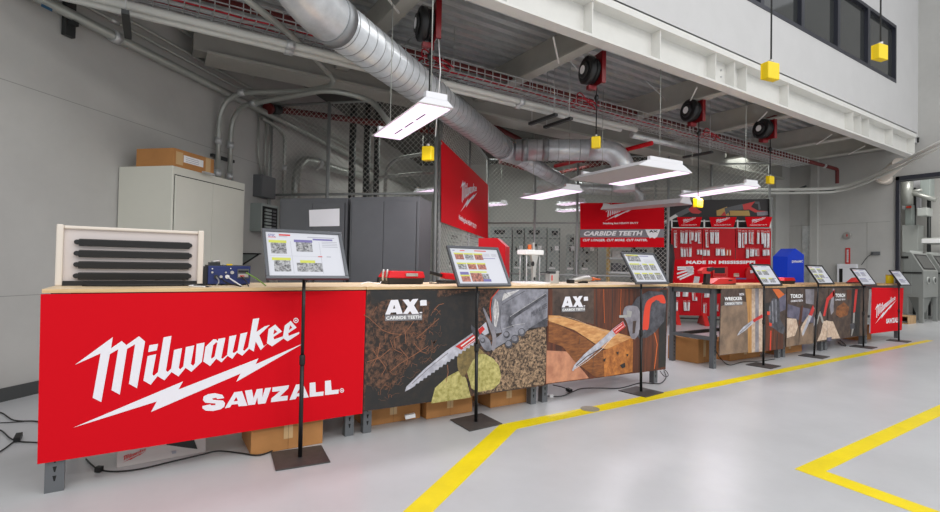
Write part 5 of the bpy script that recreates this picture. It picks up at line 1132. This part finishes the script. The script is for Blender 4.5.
for k, (px, y0_, y1_, sz, nm) in enumerate([(771, 63, 80, .085, 'lower left'), (880.5, 45, 60, .085, 'upper right')]):
    Yk = [2.3, 2.0][k]; c_ = onY(px, (y0_+y1_)/2, Yk); mpp = (c_-EYE).dot(Fv)/FPX; hw = (y1_-y0_)/2*mpp
    t = thing('hanging_outlet', 'yellow outlet box on a long cord before the upper wall, '+nm+' of the two', 'outlet box', c_, 'yellow outlets on long cords')
    a2 = (Rv*.9+Fv*.35); a2.z = 0; a2.normalize(); v2 = a2.cross(ZV)
    MB().ob(Vector((c_.x, c_.y, 0))-a2*hw*.95-v2*hw*.5, a2, v2, hw*1.9, hw*.9, c_.z-hw, c_.z+hw, 'yellow_box').build('outlet_box', t, bevel=.008)
    MB().ob(Vector((c_.x, c_.y, 0))-a2*hw*1.05-v2*hw*.56, a2, v2, hw*2.1, hw*.12, c_.z-hw*.95, c_.z+hw*.95, 'yellow_box').build('cover', t, bevel=.004)
    MB().tube([(c_.x, c_.y, c_.z+hw), (c_.x, c_.y, c_.z+hw*1.35)], hw*.3, 'silver', 8).build('cable_gland', t)
    MB().tube([(c_.x, c_.y, c_.z+hw*1.35), (c_.x, c_.y, 9.0)], .008, 'dark_metal', 6).build('cable', t)
# ================================================================== DUCTS
def seamtube(pts, r, label, name='air_duct', rings=.16, seam='seam_metal'):
    t = thing(name, label, 'duct', pts[0]); P_ = [Vector(p) for p in pts]; MB().tube(P_, r, 'duct_metal', 32).build('tube', t)
    mb = MB(); acc = 0; nxt = rings
    for a_, b_ in zip(P_, P_[1:]):
        L = (b_-a_).length; d = (b_-a_).normalized()
        while nxt <= acc+L:
            q = a_+d*(nxt-acc); mb.tube([q-d*.004, q+d*.004], r+.003, seam, 32); nxt += rings
        acc += L
    o = mb.build('seam_ribs', t); return t
zD = 3.5
m1 = onZ(331, 19, zD); m2 = onZ(505, 150, zD); dd = (m2-m1).normalized()
q0 = onZ(312, 2, zD+.03); q1 = onZ(290, -30, zD+.15); q2_ = onZ(275, -75, zD+.3)
rD = .215
t = seamtube([m1, m2-dd*.3], rD, 'big silver spiral duct crossing the ceiling from the upper left', rings=.15)
MB().tube(curve([q2_, q1, q0, m1+dd*.04]), rD, 'duct_metal', 32).build('elbow', t); MB().tube([m1-dd*.02, m1+dd*.1], rD+.012, 'seam_metal', 32).build('joint_band', t)
m3 = onZ(570, 186, 3.3); m3b = onZ(648, 205, 3.0)
MB().tube([m2-dd*.3, m2-dd*.22], rD+.012, 'seam_metal', 32).build('joint_band', t); MB().tube([m2-dd*.3, m2, m2+(m3-m2).normalized()*.5], [rD, rD, .17], 'duct_metal', 32).build('tee', t)
t = seamtube([m2+(m3-m2).normalized()*.45, m3], .16, 'smaller silver duct continuing down behind the lit fixture', rings=.3)
b0 = m2+Vector((.1, 0, 0)); b1 = onZ(590, 148, zD); dB = (b1-b0).normalized(); b1e = b1+dB*.0
e1_ = onZ(612, 146, zD); e2_ = onZ(624, 165, 3.25); e3_ = Vector((e2_.x, e2_.y, 2.75))
Yb = 6.9
b0 = m2; br = [b0, onZ(588, 150, zD)]; xx = br[1]
dR = (br[1]-br[0]); drn = dR.normalized(); top = br[1]+drn*.25
arc = []
for k in range(9):
    an = k/8*PI/2; arc.append(top+drn*(.42*math.sin(an))+ZV*(-.42*(1-math.cos(an))))
t = seamtube([b0+drn*.2, br[1]], .2, 'silver duct branching right from the big duct to an elbow', rings=.4)
MB().tube([br[1]]+arc+[arc[-1]-ZV*.35], .2, 'duct_metal', 32).build('elbow', t)
MB().tube([arc[-1]-ZV*.05, arc[-1]-ZV*.12], .21, 'seam_metal', 32).build('joint_band', t)
for f in (.2, .45): MB().tube([b0+dR*f, b0+dR*f+drn*.12], .213, 'seam_metal', 32).build('joint_band', t)
a_ = onZ(560, 186, 2.95); b_ = onZ(636, 187, 2.95)
pp_ = bend([onZ(535, 186, 3.3), onZ(618, 190, 3.3), onZ(640, 190, 3.3), onZ(640, 190, 3.3)-ZV*.8], .5, 8)
t = seamtube(pp_, .15, 'farther silver duct with an elbow dropping behind the unlit fixture', rings=.5)
# ================================================================== CABLE BASKET, BRIGHT CONDUITS, SPRINKLER
ty, tx0, tx1 = 5.52, -1.5, 12.9; tz = onY(500, 82, ty).z-.02
t = thing('cable_basket', 'wire mesh cable basket carrying red cables under the deck', 'cable tray', (5, ty, tz))
mb = MB(); wd_ = .42; hh = .15
for y, z in ((0, 0), (.105, 0), (.21, 0), (.315, 0), (.42, 0), (0, hh), (.42, hh), (0, hh/2), (.42, hh/2)): mb.bar((tx0, ty+y, tz+z), (tx1, ty+y, tz+z), .009, .009, 'galv')
x = tx0
while x < tx1:
    mb.bar((x, ty, tz), (x, ty+wd_, tz), .009, .009, 'galv'); mb.bar((x, ty, tz), (x, ty, tz+hh), .009, .009, 'galv', up=XV); mb.bar((x, ty+wd_, tz), (x, ty+wd_, tz+hh), .009, .009, 'galv', up=XV); x += .13
mb.build('basket', t)
for k, (y, z, m, r) in enumerate([(.08, .02, 'cable_red', .01), (.18, .02, 'galv', .012), (.25, .025, 'cable_red', .007), (.3, .02, 'galv', .01)]):
    n = 60; pts = [Vector((tx0+(tx1-1-tx0)*j/n, ty+y+.01*math.sin(j*.9+k), tz+z+.006*math.sin(j*1.7+k))) for j in range(n+1)]
    MB().tube(pts, r, m, 6).build('cable', t)
for x in (.8, 3.3, 5.4, 8.5, 10.6): MB().tube([(x, ty+.15, tz), (x, ty+.15, DZ)], .006, 'galv', 5).build('hanger_rod', t)
for k, x in enumerate((2.95, 5.6, 8.9)):
    mb = MB(); c_ = Vector((x, ty+.05, tz+.04))
    for a0 in (0, 2, 4):
        pts = [c_+Vector((.22*math.cos(j/20*2*PI+a0), .12*math.sin(j/20*2*PI), .05*math.sin(j/20*4*PI+a0)+.015*a0)) for j in range(21)]
        mb.tube(pts, .009, 'cable_red', 6, caps=False)
    tag(mb.build('cable_coil'), 'coil of red cable lying in the basket, '+['nearest', 'middle', 'farthest'][k]+' of the three', 'cable coil', 'red coils in the basket')
z1b = onY(250, 35.3, 5.62).z; z2b = onY(250, 41, 5.70).z
for k, (y, z, lab) in enumerate([(5.62, z1b, 'upper'), (5.70, z2b, 'lower')]):
    pipe([(-2, y, z), (6.9 if k == 0 else 6.6, y, z)], .04, 'bright parallel conduit under the cable basket, '+lab+' one', m='pale_pipe', group='bright conduits under the basket', clamps=[(1.2, y, z), (4.4, y, z)])
pipe([(7.0, 5.8, 3.62), (9.0, 5.8, 3.62)], .05, 'short bright conduit continuing at the right, beyond the second reel', m='galv')
for k, (px, py) in enumerate([(127, 8), (545, 108), (560, 117), (700, 150)]):
    x = onY(px, py, 5.6).x; mb = MB(); mb.box(x-.03, x+.03, 5.35, 5.95, 3.46, 3.5, 'dark_metal'); mb.tube([(x, 5.4, 3.48), (x, 5.4, DZ)], .006, 'galv', 5); mb.tube([(x, 5.9, 3.48), (x, 5.9, DZ)], .006, 'galv', 5)
    tag(mb.build('trapeze_hanger'), ['trapeze hanger under the conduits at the upper left', 'trapeze hanger left of the second reel', 'trapeze hanger close beside the one left of the second reel', 'trapeze hanger below the third reel'][k], 'hanger', 'trapeze hangers')
zs = onY(500, 77, 6.05).z
pipe([(-2, 6.05, zs), (13.0, 6.05, zs)], .045, 'dark red sprinkler main running above the cable basket', m='red_pipe', name='sprinkler_pipe', cat='pipe', seg=12)
pipe([(10.5, 5.75, 3.97), (14.95, 5.75, 3.97), (14.95, 5.75, 3.6)], .045, 'red sprinkler branch turning down at its right end, near the far wall', m='red_pipe', name='sprinkler_pipe', cat='pipe', rad=.08, clamps=[(14.2, 5.75, 3.97)])
pipe([onZ(478, 118, 4.2), onZ(560, 160, 4.0), onZ(610, 163, 3.9)], .05, 'red pipe behind the branch duct, left part', m='red_pipe', name='sprinkler_pipe', cat='pipe', rad=.1)
pipe([onZ(555, 166, 3.5), onZ(625, 150, 3.5), onZ(652, 143, 3.5)], .04, 'bright red pipe crossing behind the elbow duct', m='red_dark', name='sprinkler_pipe', cat='pipe', rad=.1)
pipe([onZ(500, 162, 4.0), onZ(548, 175, 4.0), onZ(600, 164, 4.0)], .05, 'red pipe low behind the branch duct', m='red_pipe', name='sprinkler_pipe', cat='pipe', rad=.1)
# long horizontal conduit pair at the right, rising towards the camera side
a_ = onZ(600, 188.5, 3.55); P1_ = [onX(838, 188.5, 14.6), onX(862, 181, 14.3), onX(900, 163, 13.4), onX(945, 140, 12.3)]
for k in range(2):
    off = Vector((0, 0, -.09*k)); pipe([onX(640, 189.0, 10.4)+off, onX(772, 190, 13.4)+off]+[p+off for p in P1_], .04 if k == 0 else .03, 'long pale conduit sweeping up to the right edge, '+['upper', 'lower'][k]+' of the pair', m='pale_pipe', group='sweeping conduits by the far wall', rad=1.2)
for k, (p, q) in enumerate([((788, 193), (806, 186)), ((820, 191.5), (835, 190.5)), ((638, 205), (665, 190))]):
    mb = MB(); mb.bar(onX(*p, 14.3), onX(*q, 14.7), .05, .05, 'dark_metal'); tag(mb.build('strut_channel'), ['dark strut crossing the long pale conduit', 'short dark strut under the long pale conduit', 'dark strut between the unlit fixture and the pegboard lights'][k], 'strut')
c_ = onX(884, 178, 15.3); t = thing('roof_drain_pipe', 'fat cream elbow pipe beside the top corner of the tall opening', 'pipe', c_)
MB().tube(curve([onX(899, 163, 14.6), onX(891, 170, 15.0), onX(884, 176.5, 15.3), onX(887, 180, 15.6)]), .13, 'fan_beige', 16).build('elbow', t); MB().tube([onX(883, 177, 15.3), onX(881.5, 178.5, 15.35)], .16, 'fan_beige', 16).build('flange', t)
# ceiling diagonal hangers, cable drops
for k, (p, q) in enumerate([((393, 57), (434, 14)), ((560, 50), (598, 92)), ((645, 80), (685, 118))]):
    a_ = onY(*p, 5.2); b_ = onY(*q, 5.0); mb = MB(); mb.tube([onZ(*p, 4.3), onZ(*q, 4.1)], .008, 'galv', 5); tag(mb.build('brace_wire'), ['bright brace wire near the first reel', 'bright brace wire by the second reel', 'bright brace wire by the third reel'][k], 'wire', 'brace wires under the deck')
mb = MB(); mb.tube([(2.56, 4.78, 4.0), (2.58, 4.72, 3.4), (2.55, 4.75, 2.68)], .006, 'white', 5); tag(mb.build('light_cord'), 'thin white cord dropping from the first reel to the nearest fixture', 'cord')
# ================================================================== FAR WALL FITTINGS
def xwbox(px0, py0, px1, py1, d, m, name, label, cat, kids=()):
    a_ = onX(px0, py0, XW); b_ = onX(px1, py1, XW); t = thing(name, label, cat, ((XW, (a_.y+b_.y)/2, min(a_.z, b_.z))))
    MB().box(XW-d, XW-.001, min(a_.y, b_.y), max(a_.y, b_.y), min(a_.z, b_.z), max(a_.z, b_.z), m).build('body', t, bevel=.006)
    for (u0, u1, v0, v1, dd_, mm, nm) in kids:
        ya, yb = a_.y+(b_.y-a_.y)*u0, a_.y+(b_.y-a_.y)*u1; za, zb = b_.z+(a_.z-b_.z)*v0, b_.z+(a_.z-b_.z)*v1
        MB().box(XW-d-dd_, XW-d+.0005, min(ya, yb), max(ya, yb), min(za, zb), max(za, zb), mm).build(nm, t)
    return t
xwbox(839, 264, 858, 296, .12, 'lamp_white', 'wall_cabinet', 'white wall cabinet with a narrow window below the extinguisher sign', 'cabinet', [(.12, .3, .25, .85, .004, 'black', 'window'), (.02, .98, .9, .905, .003, 'textgrey', 'gap')])
t = xwbox(845.6, 248, 850.3, 264, .02, 'tool_red', 'extinguisher_sign', 'narrow red and white vertical sign above the white wall cabinet', 'sign', [(.3, .7, .1, .9, .003, 'pack_white', 'face')])
a_ = onX(848, 235.5, XW); t = thing('alarm_bell', 'pale round wall alarm above the narrow red sign', 'alarm', a_); MB().tube([a_, a_-XV*.06], .09, 'silver', 20).build('dome', t, bevel=.01); MB().box(XW-.07, XW-.06, a_.y-.012, a_.y+.012, a_.z-.03, a_.z+.03, 'tool_red').build('light', t)
a_ = onX(876, 253.4, XW); t = thing('wall_outlet', 'small grey wall outlet with a dangling lead on the far wall', 'outlet', a_); MB().box(XW-.05, XW, a_.y-.09, a_.y+.09, a_.z-.045, a_.z+.045, 'jbox').build('box', t); MB().tube(curve([a_-XV*.06+YV*.05, a_-XV*.08+YV*.16-ZV*.1, a_-XV*.03+YV*.3-ZV*.3]), .008, 'black', 5).build('lead', t)
xwbox(822, 233, 834, 252, .01, 'wall_grey', 'blank_panel', 'flush grey cover panel on the far wall, left of the alarm', 'panel') if False else None
# ================================================================== NEXT ROOM THROUGH THE OPENING
NX = 20.5
mb = MB(); mb.box(NX, NX+.2, -6, 12, 0, 6, 'wall_grey'); mb.box(XW+.25, NX, 9, 9.2, 0, 6, 'wall_grey'); struct(mb.build('wall_next_room'))
mb = MB(); mb.box(XW+.25, NX, -6, 9, 5.4, 5.5, 'soffit'); struct(mb.build('ceiling'))
def blast(dx, label):                         # side profile in the Y-Z plane, front faces -Y
    X0 = 16.9; pr = [onX(*q, X0) for q in ((902.5, 252.5), (911, 252.8), (923.3, 271), (922, 297.5), (903, 297.5))]
    y1 = pr[0].y; yf = pr[2].y; zm = pr[2].z; zt = pr[0].z; zb = pr[3].z; yt = pr[1].y; W = 1.15; x = X0+dx
    t = thing('blasting_cabinet', label, 'machine', (x+W/2, (y1+yf)/2, 0), 'blasting cabinets in the next room')
    MB().prism([(x, y1, zb), (x, y1, zt), (x, yt, zt), (x, yf, zm), (x, yf, zb)], (W, 0, 0), 'blast_grey').build('body', t, bevel=.012)
    n = Vector((0, -(zt-zm), -(yf-yt))).normalized()
    if n.z < 0: n = -n
    P_ = lambda u, v, e: Vector((x+.1+(W-.2)*u, yf+(yt-yf)*v, zm+(zt-zm)*v))+n*e
    MB().poly([P_(0,.08,.004), P_(1,.08,.004), P_(1,.92,.004), P_(0,.92,.004)], 'black').build('window_seal', t)
    MB().poly([P_(.08,.16,.008), P_(.92,.16,.008), P_(.92,.84,.008), P_(.08,.84,.008)], 'glass_dark').build('window', t)
    for f in (.28, .7):
        xx = x+W*f; zg = zm-(zm-zb)*.35
        MB().tube([(xx, yf-.03, zg), (xx, yf, zg)], .09, 'blast_light', 20).build('glove_ring', t); MB().tube([(xx, yf-.034, zg), (xx, yf, zg)], .065, 'dark_metal', 18).build('glove_port', t)
    for xx in (x+.05, x+W-.05):
        for yy in (yf+.05, y1-.06): MB().box(xx-.045, xx+.045, yy-.045, yy+.045, 0, zb, 'blast_grey').build('leg', t, bevel=.004)
    MB().hexa([(x+W*.42,(yf+y1)/2-.08,.25),(x+W*.58,(yf+y1)/2-.08,.25),(x+W*.58,(yf+y1)/2+.08,.25),(x+W*.42,(yf+y1)/2+.08,.25),(x+.1,yf+.1,zb),(x+W-.1,yf+.1,zb),(x+W-.1,y1-.1,zb),(x+.1,y1-.1,zb)], 'blast_grey').build('hopper', t)
    MB().box(x-.012, x, yt-.02, y1-.03, zb+.06, zt-.12, 'blast_grey').build('side_door', t, bevel=.004)
    MB().box(x-.04, x-.012, yf+.02, yf+.42, zm-.07, zm-.03, 'black').build('latch', t); MB().box(x-.03, x-.012, yt+.05, yt+.2, zt-.16, zt-.1, 'black').build('hinge', t)
    MB().box(x+.1, x+W-.1, yt+.05, y1-.05, zt, zt+.06, 'blast_light').build('light_box', t)
    return t
blast(0, 'grey blasting cabinet with sloped window and two glove ports, left one beyond the opening')
blast(1.5, 'farther grey blasting cabinet, partly cut off by the right edge of the photo')
a_ = onX(884, 316, 16.3)
t = thing('wooden_pallet_box', 'small open wooden crate on the floor beside the blasting cabinet', 'crate', onZ(909, 323.5) if False else (16.35, onX(909, 323, 16.3).y, 0))
yy = onX(908, 323, 16.25).y
MB().box(16.2, 16.75, yy-.02, yy+.0, 0, .2, 'butcher').build('side', t); MB().box(16.2, 16.75, yy+.38, yy+.4, 0, .2, 'butcher').build('side', t); MB().box(16.2, 16.22, yy, yy+.38, .0, .03, 'butcher').build('slat', t); MB().box(16.2, 16.75, yy, yy+.38, .18, .2, 'butcher').build('top', t); MB().box(16.73, 16.75, yy, yy+.38, .03, .18, 'carton_dark').build('back', t)
def nbox(px0, py0, px1, py1, X, d, m, name, label, cat):
    a_ = onX(px0, py0, X); b_ = onX(px1, py1, X); mb = MB(); mb.box(X, X+d, min(a_.y, b_.y), max(a_.y, b_.y), min(a_.z, b_.z), max(a_.z, b_.z), m); return tag(mb.build(name, bevel=.01), label, cat)
nbox(905, 205, 911.5, 225, 19.9, .3, 'elec_grey', 'control_box', 'tall pale control box with an orange mark on the next room wall', 'control box')
a_ = onX(909, 207, 19.88); mb = MB(); mb.box(19.86, 19.89, a_.y-.06, a_.y+.06, a_.z-.03, a_.z+.03, 'orange_red'); tag(mb.build('warning_mark'), 'orange warning mark on the tall control box', 'sticker')
nbox(917, 208, 927, 215.5, 19.3, .5, 'blast_light', 'wall_heater', 'boxy white and blue unit high on the next room wall', 'heater')
nbox(902, 225.5, 918, 252, 19.8, .5, 'blast_light', 'white_cabinet', 'plain white cabinet standing beyond the blasting cabinet', 'cabinet')
nbox(922, 238, 945, 243, 19.2, 1.0, 'blast_light', 'wall_shelf', 'white shelf on the next room wall at the right edge', 'shelf')
mb = MB(); p = onX(926, 241, 19.1); mb.box(19.1, 19.2, p.y-.3, p.y+.1, p.z-.06, p.z+.06, 'white'); tag(mb.build('shelf_label'), 'white label on the shelf at the right edge', 'label')
nbox(902, 178, 920, 208, 20.3, .15, 'lamp_white', 'wall_board', 'bright white wall panel seen through the opening, upper left', 'panel')
nbox(920, 175, 930, 197, 19.6, .4, 'elec_grey', 'duct_box', 'grey vertical duct box on the next room wall', 'duct')
for k, (p, q, r) in enumerate([((906.5, 176), (906.5, 205), .16), ((902, 190), (936, 200), .07), ((902, 186), (912, 186.5), .05), ((908, 192), (922, 190), .05)]):
    mb = MB(); mb.tube([onX(*p, 19.4), onX(*q, 19.4)], r, 'conduit', 10); tag(mb.build('pipe'), ['fat vertical pipe just inside the opening', 'sloping pipe across the next room wall', 'upper short pipe near the opening frame', 'second short pipe branching off the fat one'][k], 'pipe', 'pipes in the next room')
for k, (px, r) in enumerate([(914.5, .04), (929, .05)]):
    a_ = onX(px, 225, 20.2); mb = MB(); mb.tube([(20.2, a_.y, 0), (20.2, a_.y, 4)], r, 'dark_metal', 8); tag(mb.build('pipe'), ['thin vertical pipe beside the white cabinet', 'thin vertical pipe under the white unit'][k], 'pipe', 'pipes in the next room')
# room behind the upper windows
mb = MB(); mb.box(3, XW, 9, 9.2, 4.6, 9.2, 'wall_grey'); mb.box(3, XW, WY+.2, 9, 8.0, 8.2, 'soffit'); struct(mb.build('wall_office'))
# ================================================================== LIGHT
w_ = bpy.data.worlds.new('world'); bpy.context.scene.world = w_; w_.use_nodes = True
w_.node_tree.nodes['Background'].inputs[0].default_value = (.95, .97, 1, 1); w_.node_tree.nodes['Background'].inputs[1].default_value = .95
def area(name, loc, size, energy, col=(1, .985, .96), rot=(0, 0, 0), sy=None):
    l = bpy.data.lights.new(name, 'AREA'); l.energy = energy; l.color = col; l.size = size
    if sy: l.shape = 'RECTANGLE'; l.size_y = sy
    o = bpy.data.objects.new(name, l); C.objects.link(o); o.location = loc; o.rotation_euler = rot; return o
for x in (-2, 4, 10):
    for y, e in ((-9, 330), (-2.5, 120)): area('high_bay_light', (x, y, 8.6), 3, e)
for (x, y, e) in ((2.0, 4.2, 26), (6.3, 7.0, 30), (6.1, 5.0, 26), (8.0, 4.8, 26)): area('fixture_light', (x, y, 2.52), 1.1, e, (1, .93, 1), (0, 0, 0), .3)
for (x, y, e) in ((6.5, 10.8, 38), (9.0, 10.0, 38), (12.5, 7.0, 20), (4.6, 9.6, 12)): area('cage_light', (x, y, 4.2), 1.0, e, (.95, 1, .95))
area('next_room_light', (17.6, 3.5, 5.2), 2.5, 170)
area('office_light', (9, 6.8, 7.9), 2, 30)
vs = bpy.context.scene.view_settings; vs.view_transform = 'Standard'; vs.look = 'None'; vs.exposure = 0; vs.gamma = 1; vs.use_curve_mapping = False
